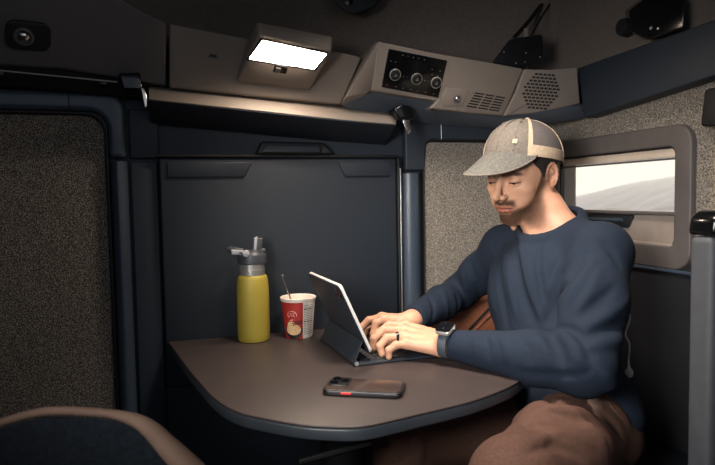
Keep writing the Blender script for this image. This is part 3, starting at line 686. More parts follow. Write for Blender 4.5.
bm = B(); hull(bm, [bc+Vector(q) for q in ((.008, -.009, .222), (.008, .009, .222), (.025, -.009, .222), (.025, .009, .222), (.011, -.008, .256), (.011, .008, .256), (.028, -.008, .258), (.028, .008, .258))]); sp_ = obj('spout', bm, M['grey_lid'], ld, bevel=.003)
bm = B(); hull(bm, [bc+Vector(q) for q in ((.0035, -.0095, .223), (.0035, .0085, .223), (.0105, -.0095, .223), (.0105, .0085, .223), (.0065, -.0085, .257), (.0065, .0075, .257), (.0150, -.0085, .261), (.0150, .0075, .261))]); obj('spout_front', bm, M['light_lid'], sp_, bevel=.002)
bm = B(); box(bm, bc+Vector((.020, -.012, .218)), bc+Vector((.034, .012, .230))); obj('release_button', bm, M['grey_lid'], ld, bevel=.003)

# noodle cup
c = P(299, 336, 'Z', TZ); c.z = TZ
cupH, R0, R1 = .103, .0345, .0440
cu_p = empty('noodle_cup', c, 'red and white paper noodle cup with a picture of a bowl', 'cup')
viewa = math.atan2(-(c.y), -(c.x))        # direction from the cup to the camera
def cyl(deg, h, off=0.0):
    """deg to the right of the line of sight, as seen from the camera"""
    a = viewa+math.radians(deg); r = R0+(R1-R0)*(h/cupH)+off
    return Vector((c.x+r*math.cos(a), c.y+r*math.sin(a), TZ+h))
bm = B(); n = 72; ring = []
for r, h in ((R0-.006, .003), (R0-.001, .0), (R0, .002)): ring.append([bm.verts.new((c.x+r*math.cos(2*math.pi*k/n), c.y+r*math.sin(2*math.pi*k/n), TZ+h)) for k in range(n)])
hs = [.006+.0145*j for j in range(7)]
for h in hs: ring.append([bm.verts.new(cyl(360*k/n-math.degrees(viewa), h)) for k in range(n)])
for a, b in zip(ring, ring[1:]):
    for k in range(n):
        f = bm.faces.new((a[k], a[(k+1) % n], b[(k+1) % n], b[k]))
        deg = (math.degrees(2*math.pi*(k+.5)/n-viewa)+180) % 360-180
        f.material_index = 1 if -150 < deg < 14 else 0
bm.faces.new(ring[0][::-1])
obj('wall', bm, None, cu_p, mats=[M['cup_white'], M['cup_red']], angle=60)
bm = B(); lathe(bm, [(R1-.001, cupH-.010), (R1+.0005, cupH-.009), (R1+.0022, cupH-.0015), (R1+.001, cupH), (R1-.002, cupH-.0015), (R1-.003, cupH-.006), (R1-.004, cupH-.02)], c, 56, caps=(False, False)); obj('rim', bm, M['cup_white'], cu_p)
bm = B(); lathe(bm, [(R1-.0035, cupH-.021), (.0005, cupH-.018)], c, 40, caps=(False, False)); obj('broth', bm, M['broth'], cu_p)
def patch(name, pts, m_, par, off=.0004, th=.0005):
    bm = B(); prism(bm, [cyl(u, v, off) for u, v in pts], cyl(sum(p[0] for p in pts)/len(pts), .05, th)-cyl(sum(p[0] for p in pts)/len(pts), .05)); return obj(name, bm, m_, par, smooth=False)
def fan(name, uc, vc, ru, rv, m_, par, off, a0=0, a1=360):
    bm = B(); ctr = bm.verts.new(cyl(uc, vc, off)); rim = [bm.verts.new(cyl(uc+ru*math.cos(math.radians(a)), vc+rv*math.sin(math.radians(a)), off)) for a in np.linspace(a0, a1, 25)]
    for i in range(24): bm.faces.new((ctr, rim[i], rim[i+1]))
    return obj(name, bm, m_, par)
fan('bowl_picture', -22, .024, 38, .024, M['bowl'], cu_p, .0009, 180, 360)
fan('bowl_picture', -22, .024, 38, .010, M['bowl'], cu_p, .0010)
fan('noodle_picture', -22, .0245, 30, .0145, M['noodle'], cu_p, .0014)
fan('noodle_picture', -28, .036, 16, .010, M['noodle'], cu_p, .0017)
bm = B(); tube(bm, [cyl(-24, .040, .002), cyl(-4, .046, .002), cyl(12, .048, .002)], .0012, 6); tube(bm, [cyl(-22, .036, .002), cyl(-4, .041, .002), cyl(12, .042, .002)], .0012, 6); obj('chopsticks_picture', bm, M['bowl'], cu_p)
bm = B(); tube(bm, [cyl(-24+17*math.cos(math.radians(a)), .062+.010*math.sin(math.radians(a)), .0006) for a in range(-20, 230, 12)], .0008, 6)
tube(bm, [cyl(-34, .058, .0006), cyl(-28, .068, .0006), cyl(-24, .058, .0006)], .0008, 6); tube(bm, [cyl(-22, .067, .0006), cyl(-14, .067, .0006), cyl(-20, .062, .0006), cyl(-14, .057, .0006)], .0008, 6)
tube(bm, [cyl(-33, .048, .0006), cyl(-20, .050, .0006)], .0012, 6)
obj('logo', bm, M['pink_ink'], cu_p)
bm = B()
rngc = random.Random(3)
for k in range(17):
    h = .012+.0046*k; th_ = .0007 if k not in (7, 14) else .0016
    u = 19
    while u < 60:
        w = rngc.uniform(4, 13); w = min(w, 62-u)
        prismpts = [cyl(u+w*s, h+dh, .0006) for s, dh in ((0, -th_), (1, -th_), (1, th_), (0, th_))]
        vs = [bm.verts.new(v) for v in prismpts]; bm.faces.new(vs); u += w+rngc.uniform(1.2, 4)
obj('nutrition_text', bm, M['ink'], cu_p, smooth=False)
# spoon
bm = B(); a, b = P(282.3, 274, 'D', 1.51), P(291, 300, 'D', 1.53); b2 = b+(b-a)*.35
tube(bm, spline([a, a.lerp(b, .3), a.lerp(b, .7), b2], 4), [.0020]+[.0046]*3+[.0040]*4+[.0030]*4+[.0028], 10, flat=.45)
tag(obj('spoon', bm, M['chrome']), 'steel spoon handle leaning out of the noodle cup', 'spoon')

# phone, face down
A, Bq = P(321, 390, 'Z', TZ+.0105), P(401.5, 393.8, 'Z', TZ+.0105)
Lx = (Bq-A); L = Lx.length; Lx.normalize(); Wy = Vector((-Lx.y, Lx.x, 0)); Wd = .076
ph = empty('phone', (A+Lx*L/2+Wy*Wd/2-Vector((0, 0, .0105))), 'black phone lying camera side up at the front of the table', 'phone')
def phv(u, v, z): q_ = A+Lx*u+Wy*v; return Vector((q_.x, q_.y, TZ+z))
bm = B(); prism(bm, [phv(u, v, .0003) for u, v in rrect(0, L, 0, Wd, .013, 8)], (0, 0, .0102)); obj('case', bm, M['phone_case'], ph, bevel=.0028, seg=4)
bm = B(); prism(bm, [phv(u, v, .0106) for u, v in rrect(.004, L-.004, .004, Wd-.004, .011, 8)], (0, 0, .0008)); obj('back', bm, M['phone_back'], ph, bevel=.0004)
bm = B(); prism(bm, [phv(u, v, .0110) for u, v in rrect(.006, .044, .022, Wd-.006, .010, 8)], (0, 0, .0028)); cb = obj('camera_bump', bm, M['phone_case'], ph, bevel=.001)
for u, v in ((.0165, .058), (.0165, .034), (.034, .046)):
    bm = B(); lathe(bm, [(.0078, 0), (.0078, .0018), (.006, .0018), (.0058, .0008), (.0005, .0008)], phv(u, v, .0140), 24, caps=(True, True)); obj('lens', bm, M['lens'], cb)
bm = B(); a = phv(L*.245, -.0006, .0062); obox(bm, a+Lx*.010, Lx, Wy, Vector((0, 0, 1)), .0095, .0010, .0019); obj('side_button', bm, M['red'], ph, bevel=.0008)
bm = B(); obox(bm, phv(L*.8, -.0004, .0062)+Lx*.010, Lx, Wy, Vector((0, 0, 1)), .013, .0008, .0018); obj('volume_key', bm, M['phone_case'], ph, bevel=.0006)

# tablet on its keyboard cover
H0, H1 = P(357, 366.5, 'Z', TZ+.001), P(321.5, 339, 'Z', TZ+.001)
hd_ = (H1-H0).normalized(); hd_.z = 0; dk = Vector((hd_.y, -hd_.x, 0))       # dk points to the man
TW = .255
tabe = empty('tablet', H0+hd_*TW/2+dk*.05, 'tablet standing on its open navy keyboard cover in front of the man', 'tablet')
def tv(s, d, z): q_ = H0+hd_*s+dk*d; return Vector((q_.x, q_.y, TZ+z))
bm = B(); prism(bm, [tv(v, u, .0006) for u, v in rrect(0, .20, 0, TW, .008, 6)], (0, 0, .0055)); obj('keyboard_deck', bm, M['tab_back'], tabe, bevel=.0015)
bm = B(); tube(bm, [tv(.001, .0, .0065), tv(TW-.001, .0, .0065)], .0058, 14); obj('hinge', bm, M['tab_edge'] if False else M['tab_back'], tabe)
bm = B(); lathe(bm, [(.0045, 0), (.0045, .001), (.001, .001)], tv(.0012, .0, .0065), 16, dk, Vector((0, 0, 1)), -hd_); obj('hinge_cap', bm, M['steel'], tabe)
kb = None
me_key = None
for r in range(5):
    for k in range(13):
        s = .014+k*.0180+(r % 2)*.002; d = .042+r*.0185
        if s+.0155 > TW-.008: continue
        if me_key is None:
            bm = B(); obox(bm, Vector((0, 0, 0)), hd_, dk, Vector((0, 0, 1)), .0074, .0074, .0009); kb = obj('key', bm, M['key'], tabe, bevel=.0012, seg=2); me_key = kb; kb.location = tv(s+.0075, d, .0072)
            continue
        o = me_key.copy(); COL.objects.link(o); o.location = tv(s+.0075, d, .0072)
bm = B(); prism(bm, [tv(v, u, .0062) for u, v in rrect(.139, .188, .085, .170, .004, 5)], (0, 0, .0006)); obj('trackpad', bm, M['key'], tabe)
# tablet plate
TT = P(341.2, 287, 'Y', H0.y+.006); TBt = P(371.8, 353, 'Y', H0.y+.006)
up = (TT-TBt); th = up.length; up.normalize(); nb_ = hd_.cross(up).normalized()   # sideways normal
nb_ = nb_ if nb_.dot(dk) < 0 else -nb_                                            # points away from the man
def tq(s, h, off): return TBt+hd_*s+up*h+nb_*off
bm = B(); prism(bm, [tq(s, h, -.0035) for s, h in rrect(0, .248, 0, th+.004, .011, 8)], nb_*.0062); obj('tablet_body', bm, M['tab_edge'], tabe, bevel=.0012)
bm = B(); prism(bm, [tq(s, h, .0029) for s, h in rrect(.0010, .247, .001, th+.003, .011, 8)], nb_*.0020); obj('back_cover', bm, M['tab_back'], tabe, bevel=.0008)
bm = B(); prism(bm, [tq(s, h, -.0037) for s, h in rrect(.004, .244, .004, th, .008, 8)], nb_*-.0006); obj('screen', bm, M['screen'], tabe)
bm = B(); prism(bm, [tq(s, h, .0050) for s, h in rrect(.008, .036, th-.030, th-.004, .006, 6)], nb_*.0016); cbm = obj('camera_bump', bm, M['phone_case'], tabe, bevel=.0006)
for s_ in (.015, .028):
    bm = B(); lathe(bm, [(.005, 0), (.005, .001), (.0035, .001), (.0005, .0004)], tq(s_, th-.017, .0067), 20, hd_, up, nb_); obj('lens', bm, M['lens'], cbm)
# stand flap from the hinge to the fold on the back of the tablet
fh = .032
Fa, Fb = tq(.002, fh, .0052), tq(.246, fh, .0052)
Ha, Hb = tv(.004, -.001, .010), tv(.250, -.001, .010)
bm = B(); hull(bm, [Fa, Fb, Ha, Hb, Fa+nb_*.003, Fb+nb_*.003, Ha-dk*.003, Hb-dk*.003]); obj('stand_flap', bm, M['tab_back'], tabe, bevel=.0012)
# ================================================================== the man
def A3(v): return np.array((v[0], v[1], v[2]), dtype=np.float32)
def smin(a, b, k):
    h = np.clip(.5+.5*(b-a)/k, 0, 1); return b*(1-h)+a*h-k*h*(1-h)
def smax(a, b, k): return -smin(-a, -b, k)
def f_cone(a, b, ra, rb, pw=1.0):
    a, b = A3(a), A3(b); ba = b-a; L2 = float(ba@ba)+1e-12
    def f(X, Y, Z):
        x, y, z = X-a[0], Y-a[1], Z-a[2]
        t_ = np.clip((x*ba[0]+y*ba[1]+z*ba[2])/L2, 0, 1)
        return np.sqrt((x-t_*ba[0])**2+(y-t_*ba[1])**2+(z-t_*ba[2])**2)-(ra+(rb-ra)*t_)
    R = max(ra, rb); return f, np.minimum(a, b)-R, np.maximum(a, b)+R
def f_ell(c, r, axes=None):
    c = A3(c); r = np.array(r, dtype=np.float32); Q = np.eye(3, dtype=np.float32) if axes is None else np.array([A3(v) for v in axes])
    def f(X, Y, Z):
        x, y, z = X-c[0], Y-c[1], Z-c[2]
        u, v, w = [q[0]*x+q[1]*y+q[2]*z for q in Q]
        k0 = np.sqrt((u/r[0])**2+(v/r[1])**2+(w/r[2])**2)+1e-9
        k1 = np.sqrt((u/r[0]**2)**2+(v/r[1]**2)**2+(w/r[2]**2)**2)+1e-9
        return k0*(k0-1)/k1
    e = np.abs(Q.T)@r; return f, c-e, c+e
class Field:
    def __init__(s): s.p = []
    def add(s, prim, k=.01, op='u'): s.p.append((prim[0], prim[1], prim[2], k, op)); return s
    def cone(s, a, b, ra, rb, k=.01, op='u'): return s.add(f_cone(a, b, ra, rb), k, op)
    def ell(s, c, r, axes=None, k=.01, op='u'): return s.add(f_ell(c, r, axes), k, op)
    def chain(s, pts, rads, k=.01, op='u'):
        rads = rads if hasattr(rads, '__len__') else [rads]*len(pts)
        for i in range(len(pts)-1): s.cone(pts[i], pts[i+1], rads[i], rads[i+1], k, op)
        return s
    def fold(s, pts, w, amp):
        """a soft ridge (amp > 0) or groove laid along pts"""
        pts = [A3(v) for v in pts]; m_ = len(pts)-1
        def f(X, Y, Z):
            out = None
            for i in range(m_):
                a, ba = pts[i], pts[i+1]-pts[i]; L2 = float(ba@ba)+1e-12
                x, y, z = X-a[0], Y-a[1], Z-a[2]
                t_ = np.clip((x*ba[0]+y*ba[1]+z*ba[2])/L2, 0, 1)
                d2 = (x-t_*ba[0])**2+(y-t_*ba[1])**2+(z-t_*ba[2])**2
                g_ = np.exp(-d2/(w*w))*np.sin(np.pi*np.clip((i+t_)/m_*.9+.05, 0, 1))**.7
                out = g_ if out is None else np.maximum(out, g_)
            return -amp*out
        lo = np.min(pts, axis=0)-w*2.4; hi = np.max(pts, axis=0)+w*2.4
        s.p.append((f, lo, hi, 0.0, 'd')); return s
    def eval(s, X, Y, Z, lo=None, hi=None, pad=.0):
        d = np.full(np.broadcast(X, Y, Z).shape, .05, dtype=np.float32); hit = False
        for f, a, b, k, op in s.p:
            if lo is not None and (np.any(a-k-pad > hi) or np.any(b+k+pad < lo)): continue
            if op == 'u': d = smin(d, f(X, Y, Z), k); hit = True
            elif op == 's' and hit: d = smax(d, -f(X, Y, Z), k)
            elif op == 'd' and hit: d = d+f(X, Y, Z)
            elif op == 'i' and hit: d = smax(d, f(X, Y, Z), k)
        return d, hit
    def at(s, p):
        p = A3(p); d, _ = s.eval(p[0:1], p[1:2], p[2:3]); return float(d[0])
    def hit(s, px, py, d0=.8, d1=2.2):
        """where the line of sight through a spot of the photo meets the surface"""
        r_ = ray(px, py).normalized(); t_ = d0
        for _ in range(160):
            q_ = CAMP+r_*t_; e = s.at(q_)
            if e < .0006: return q_
            t_ += max(e*.7, .0008)
            if t_ > d1: break
        return None
    def mesh(s, vox, adapt=0.0):
        los = [a-k for f, a, b, k, op in s.p if op == 'u']; his = [b+k for f, a, b, k, op in s.p if op == 'u']
        lo = np.floor(np.min(los, axis=0)/vox).astype(int)-3; hi = np.ceil(np.max(his, axis=0)/vox).astype(int)+3
        bgv = vox*4; G = openvdb.FloatGrid(bgv); n = 48
        for i in range(lo[0], hi[0], n):
            for j in range(lo[1], hi[1], n):
                for k_ in range(lo[2], hi[2], n):
                    b0 = np.array((i, j, k_))*vox; b1 = b0+n*vox
                    X = ((i+np.arange(n))*vox).astype(np.float32)[:, None, None]; Y = ((j+np.arange(n))*vox).astype(np.float32)[None, :, None]; Z = ((k_+np.arange(n))*vox).astype(np.float32)[None, None, :]
                    d, h = s.eval(X, Y, Z, b0, b1, vox*3)
                    if h and d.min() < bgv: G.copyFromArray(np.clip(d, -bgv, bgv).astype(np.float32), ijk=(int(i), int(j), int(k_)))
        pts, tris, quads = G.convertToPolygons(0.0, adapt)
        pts = np.array(pts, dtype=np.float32)*vox
        return pts, tris, quads
def field_obj(name, F, vox, material, parent, adapt=0.0, smooth_it=0):
    pts, tris, quads = F.mesh(vox, adapt)
    me = bpy.data.meshes.new(name)
    faces = [tuple(int(q) for q in f[::-1]) for f in tris]+[tuple(int(q) for q in f[::-1]) for f in quads]
    me.from_pydata(pts.tolist(), [], faces)
    me.update()
    # openvdb winding check: make normals point outward
    bm = bmesh.new(); bm.from_mesh(me)
    bmesh.ops.recalc_face_normals(bm, faces=bm.faces)
    for _ in range(smooth_it): bmesh.ops.smooth_vert(bm, verts=bm.verts, factor=.5, use_axis_x=True, use_axis_y=True, use_axis_z=True)
    bm.to_mesh(me); bm.free()
    return link_mesh(name, me, material, parent), me
D = lambda px, py, d: P(px, py, 'D', d)

# joints, near side = his left
shN, shF = D(600, 256, 1.26), D(504, 252, 1.53)
elN, wrN = D(584, 366, 1.12), D(449, 344, 1.27)
elF, wrF = D(459, 293, 1.67), D(412, 320, 1.455)
hipN, hipF = D(590, 428, 1.22), D(548, 420, 1.40)
knN, knF = D(514, 482, .96), D(405, 437, 1.25)
anN, anF = Vector((knN.x-.03, knN.y+.06, .12)), Vector((knF.x-.02, knF.y+.02, .12))
shM = (shN+shF)/2; hipM = (hipN+hipF)/2
lat = (shN-shF).normalized()                       # towards his left
spine = (shM-hipM).normalized()
fwd = spine.cross(lat).normalized()
if fwd.x > 0: fwd = -fwd
upb = lat.cross(fwd).normalized()
if upb.z < 0: upb = -upb
TA = (fwd, lat, upb)
# head frame
HS = .96
hf = math.radians(39)                              # how far the face turns to the camera
hc_r = Vector((cr.x, cr.y, 0)).normalized(); hc_f = Vector((f0.x, f0.y, 0)).normalized()
h_fwd = (-hc_r*math.cos(hf)-hc_f*math.sin(hf)).normalized()
pit = math.radians(15)
HF = (h_fwd*math.cos(pit)-Vector((0, 0, 1))*math.sin(pit)).normalized()
HL = Vector((0, 0, 1)).cross(h_fwd).normalized()
HU = HF.cross(HL).normalized()
if HU.z < 0: HU = -HU
rl_ = math.radians(-3)
HL, HU = (HL*math.cos(rl_)+HU*math.sin(rl_)).normalized(), (HU*math.cos(rl_)-HL*math.sin(rl_)).normalized()
HC = D(522.5, 174.5, 1.44)
def hd2w(x, y, z): return HC+(HF*x+HL*y+HU*z)*HS
man = empty('person', Vector((.8, 1.12, .49)), 'man in a grey and cream cap and navy long-sleeved top typing on the tablet', 'person')

# ---- head field in local coordinates
H = Field()
H.ell((-.014, 0, .036), (.098, .076, .094), k=.02)
H.ell((.030, 0, .0), (.060, .064, .075), k=.02)
H.ell((.036, 0, -.040), (.050, .050, .050), k=.022)
for s in (-1, 1):
    H.cone((.006, s*.049, -.050), (.064, s*.017, -.094), .018, .015, k=.020)
    H.cone((.0, s*.056, -.020), (.006, s*.050, -.050), .018, .017, k=.020)
    H.ell((.056, s*.043, -.020), (.020, .019, .016), k=.016)
    H.ell((.050, s*.036, -.052), (.028, .018, .022), k=.018)
H.ell((.068, 0, -.095), (.0165, .019, .0155), k=.014)
H.ell((.066, 0, -.060), (.029, .029, .030), k=.016)
for s in (-1, 1):
    H.cone((.085, s*.010, .025), (.065, s*.046, .027), .0100, .008, k=.012)
    H.ell((.100, s*.031, .008), (.019, .0175, .0115), k=.011, op='s')
    H.ell((.0745, s*.032, .0065), (.0135, .0150, .0125), k=.005)
    H.ell((.0925, s*.033, .0000), (.009, .0110, .0017), k=.0015, op='s')
    H.cone((.0865, s*.022, -.0050), (.079, s*.044, -.0030), .0022, .0018, k=.003)
H.cone((.086, 0, .020), (.108, 0, -.018), .0080, .0082, k=.010)
H.cone((.108, 0, -.018), (.1145, 0, -.0270), .0086, .0098, k=.006)
for s in (-1, 1):
    H.ell((.1000, s*.0125, -.0315), (.0115, .0060, .0075), k=.006)
    H.ell((.106, s*.0068, -.0400), (.0050, .0030, .0032), k=.002, op='s')
H.cone((.0990, 0, -.040), (.0930, 0, -.052), .0060, .0070, k=.006)
for s in (-1, 1):
    H.chain([(.0970, s*.004, -.0545), (.0925, s*.014, -.0565), (.0835, s*.0245, -.0605)], [.0036, .0032, .0018], k=.005)
    H.chain([(.0950, 0, -.0665), (.0910, s*.013, -.0660), (.0830, s*.0235, -.0615)], [.0044, .0038, .0018], k=.005)
    H.chain([(.1030, 0, -.0602), (.0980, s*.013, -.0606), (.0865, s*.0265, -.0625)], [.0016, .0015, .0016], k=.0025, op='s')
H.ell((.096, 0, -.0785), (.009, .016, .0050), k=.008, op='s')
# ears
for s in (-1, 1):
    ce = Vector((-.006, s*.0765, -.002)); ax_n = Vector((.35, s*1, .05)).normalized(); ax_u = Vector((-.22, 0, 1)).normalized(); ax_u = (ax_u-ax_n*ax_u.dot(ax_n)).normalized(); ax_f = ax_u.cross(ax_n).normalized()
    H.ell(ce, (.0175, .0065, .0300), (ax_f, ax_n, ax_u), k=.006)
    H.ell(ce+ax_n*.006+ax_u*.003, (.0120, .0048, .0225), (ax_f, ax_n, ax_u), k=.002, op='s')
    rim = [ce+ax_n*.0035+ax_f*(math.copysign(1, (ax_f.x))*-1*.0)+ax_f*(.0155*math.cos(a))+ax_u*(.027*math.sin(a)+.001) for a in np.linspace(0, 2*math.pi, 15)]
    H.chain(rim, .0029, k=.003)
    H.chain([ce+ax_n*.0035+ax_f*(.004*math.cos(a))+ax_u*(-.004+.016*math.sin(a)) for a in np.linspace(-1.2, 1.6, 6)], .0026, k=.003)
    H.ell(ce+ax_n*.005-ax_u*.003+ax_f*(.002), (.0055, .006, .0075), (ax_f, ax_n, ax_u), k=.002, op='s')
    H.ell(ce-ax_u*.026+ax_n*.001, (.0080, .0050, .0085), (ax_f, ax_n, ax_u), k=.004)
Hq = np.array([A3(HF), A3(HL), A3(HU)]); Hc3 = A3(HC)
def head_prim(X, Y, Z):
    x, y, z = X-Hc3[0], Y-Hc3[1], Z-Hc3[2]
    u, v, w = [(q[0]*x+q[1]*y+q[2]*z)/HS for q in Hq]
    d, _ = H.eval(u, v, w); return d*HS
body = Field()
HEADP = (head_prim, Hc3-.15, Hc3+.15)
NB = (shM*.62 + hd2w(-.02, 0, -.11)*.38)
neck_top = hd2w(-.022, 0, -.035)
# collar circle, from where it runs in the photo
CPT = [D(538, 234, 1.36), D(560, 226, 1.335), D(577, 213, 1.375), D(517, 229, 1.44), D(566, 206, 1.45), D(528, 214, 1.49)]
CC_ = D(549.5, 222.5, 1.395)
nn = (-cr*.42+cu*.90-f0*.27).normalized()
CRAD = .0695
print('collar', CC_, nn, CRAD, fwd, lat, upb)
neck_base = CC_-nn*.012-fwd*.004
neck_front = CC_-nn*.03+fwd*.035
body.cone(neck_top, neck_top.lerp(neck_base, .6), .049*HS, .0445, k=.018); body.cone(neck_top.lerp(neck_base, .6), neck_base-nn*.012, .0445, .0600, k=.03)
body.cone(hd2w(.004, 0, -.078), neck_front-nn*.004, .028, .036, k=.018)       # throat
body.ell(hd2w(.060, 0, -.118), (.007, .007, .010), k=.012)
for s in (-1, 1):
    body.cone(hd2w(-.020, s*.050, -.045), neck_front+lat*(s*.022)+spine*.002, .013, .010, k=.012)    # neck muscle
for sh in (shN, shF):
    s = 1 if sh is shN else -1
    body.cone(neck_base-nn*.02, sh+spine*.0-fwd*.01, .040, .034, k=.03)
    body.ell(sh, (.044, .042, .045), TA, k=.02)
    body.cone(neck_front+lat*(.012*s)-nn*.002, sh+fwd*.004-spine*.006, .012, .010, k=.015)     # collar bone
body.ell(shM-upb*.115+fwd*.0, (.080, .135, .130), TA, k=.03)
body.ell(hipM*.55+shM*.45, (.080, .122, .120), TA, k=.03)
body.ell(hipM+upb*.02, (.095, .155, .10), TA, k=.03)
body.chain([shN, shN.lerp(elN, .5), elN], [.044, .044, .034], k=.02)
body.chain([elN, elN.lerp(wrN, .35), wrN], [.034, .034, .0260], k=.015)
body.chain([shF, shF.lerp(elF, .5), elF], [.038, .036, .030], k=.02)
body.chain([elF, elF.lerp(wrF, .35), wrF], [.030, .030, .0255], k=.015)
for hp, kn, an in ((hipN, knN, anN), (hipF, knF, anF)):
    body.chain([hp, kn, kn.lerp(an, .3), an], [.076, .052, .05, .033], k=.02)
    body.cone(an, Vector((an.x-.14, an.y, .05)), .035, .028, k=.02)
body.add(HEADP, .011)
# ---- hands
def finger(K, joints, r):
    body.chain([K]+joints, [r*1.12, r*1.08, r*.98, r*.86][:len(joints)+1], k=.0040)
def hand(W, KN, FG, thumb, rs, r0_=.0205, kr=.0115, W2=None):
    W2 = W2 or W
    for i, K in enumerate(KN):
        Wi = W.lerp(W2, i/3)
        body.cone(Wi, K, r0_*.80, kr, k=.010)
        body.ell(K+Vector((0, 0, .002)), (kr*.98, kr*.98, kr*.98), k=.006)
    body.cone((KN[0]+KN[1])/2-Vector((0, 0, .004)), (KN[2]+KN[3])/2-Vector((0, 0, .004)), kr*.9, kr*.9, k=.010)
    for K, J, r in zip(KN, FG, rs): finger(K, J, r)
    body.chain(thumb, [.0170, .0130, .0105, .0085], k=.008)
# his left hand (near): index, middle, ring, little
KN1 = [D(406, 326, 1.372), D(403, 330, 1.345), D(403, 336, 1.318), D(407, 344, 1.292)]
FG1 = [[D(389, 325, 1.37), D(378, 333, 1.365), D(373, 342, 1.36)],
       [D(384, 330, 1.34), D(374, 339, 1.335), D(373, 349, 1.33)],
       [D(387, 338, 1.312), D(380, 346, 1.307), D(382, 354, 1.305)],
       [D(396, 345, 1.285), D(389, 350, 1.283), D(389, 357, 1.283)]]
TH1 = [D(432, 337, 1.345), D(414, 336, 1.375), D(400, 339, 1.385), D(390, 343, 1.385)]
hand(D(441, 338, 1.315), KN1, FG1, TH1, [.0085, .0090, .0086, .0078], W2=D(441, 349, 1.275))
body.cone(D(440, 343, 1.295), wrN, .0265, .0255, k=.012)
# his right hand (far): index is nearest
KN2 = [D(384, 320, 1.435), D(382, 317.5, 1.462), D(384, 318, 1.487), D(388, 320, 1.51)]
FG2 = [[D(376, 323, 1.43), D(373.5, 334, 1.42), D(375, 344, 1.405)],
       [D(369, 320.5, 1.462), D(361, 328, 1.457), D(360, 338, 1.45)],
       [D(370, 321, 1.492), D(362, 327, 1.49), D(360, 336, 1.485)],
       [D(375, 323, 1.52), D(368, 329, 1.52), D(366, 336, 1.515)]]
TH2 = [D(406, 326, 1.43), D(396, 330, 1.405), D(389, 336, 1.39), D(385, 342, 1.38)]
hand(D(408, 320, 1.45), KN2, FG2, TH2, [.0086, .0090, .0084, .0076], W2=D(410, 322, 1.485))

import time as _t; _t0 = _t.time()
bo_, me = field_obj('body', body, VOX, M['skin'], man, adapt=.0)
n = len(me.vertices); co = np.empty(n*3, dtype=np.float32); me.vertices.foreach_get('co', co); co = co.reshape(-1, 3)
loc = ((co-Hc3)@Hq.T)/HS; x, y, z = loc.T; ay = np.abs(y)
def sg(v, w): return 1/(1+np.exp(-np.clip(v/w, -30, 30)))
# stubble: cheek line from the sideburn to the corner of the mouth, moustache, chin; fades on the neck
zline = np.interp(x, [-.01, .014, .027, .037, .050, .068, .085, .11], [.022, .022, -.002, -.026, -.043, -.0555, -.067, -.072])
be = sg(zline-z, .0030)*sg(x-.009-np.clip(-z-.015, 0, 1)*.6, .003)*sg(z+.124-np.clip(.05-x, 0, .05)*.8, .004)
jl = np.interp(x, [-.01, .0, .02, .05, .08, .11], [-.044, -.050, -.067, -.090, -.111, -.116])
be *= sg(z-jl, .0035)
mou = sg(-.0405-z, .0016)*sg(z+.0555+np.clip(ay-.012, 0, .02)*.28, .0016)*sg(.031-ay, .002)*sg(x-.075, .002)
be = np.clip(np.maximum(be*.97, mou), 0, 1)
soul = (ay < .03) & (z > -.079) & (z < -.052) & (x > .07)
be = np.where(soul & (ay < .016) & (z < -.070) & (mou < .3), be*.7, be)
lip = sg(-.0535-z, .0009)*sg(z+.0705, .0009)*sg(.0245-ay-np.abs(z+.0615)*.6, .0016)*sg(x-.079, .001)
be = be*(1-lip)
brow_z = .0215+.10*np.clip(ay-.012, 0, .02)-.25*np.clip(ay-.036, 0, 1)
br_m = sg(.0046-np.abs(z-brow_z), .0010)*sg(ay-.010, .0015)*sg(.052-ay, .002)*sg(x-.03, .002)*.85
lash = sg(.0020-np.abs(z-(.0012)), .0005)*sg(.0135-np.abs(ay-.033), .001)*sg(x-.06, .001)*.95
mline = sg(.0013-np.abs(z+.0610), .0005)*sg(.0255-ay, .001)*sg(x-.08, .001)*.75
dk_ = np.clip(br_m+lash+mline, 0, 1)
# fine hair shadow above the ears/temple is left to the hair object
inh = (np.abs(loc) < .16).all(axis=1)
cd = np.zeros((n, 4), dtype=np.float32); cd[:, 3] = 1
cd[:, 0] = be*inh; cd[:, 1] = lip*inh; cd[:, 2] = dk_*inh
# ears, nose tip and knuckles a touch redder
cd[:, 1] = np.maximum(cd[:, 1], (inh & (ay > .078))*.18)
ca = me.color_attributes.new('tone', 'FLOAT_COLOR', 'POINT'); ca.data.foreach_set('color', cd.ravel())
print('body', n, round(_t.time()-_t0, 1))

# eyeballs
for s in (-1, 1):
    c = hd2w(.0752, s*.0325, .0040)
    bm = B(); gaze = (HF*.9-HU*.42).normalized(); U, V, N = frame_of(gaze)
    R = .0118*HS; lathe(bm, [(R*math.sin(a), R*math.cos(a)) for a in np.linspace(.5, math.pi-.02, 14)], c, 24, U, V, N, caps=(False, True)); ey = obj('eye', bm, M['teeth'], man)
    bm = B(); lathe(bm, [(R*math.sin(a)*1.002, R*math.cos(a)*1.004) for a in np.linspace(.54, .02, 6)], c, 24, U, V, N, caps=(False, True)); obj('iris', bm, M['iris'], ey)

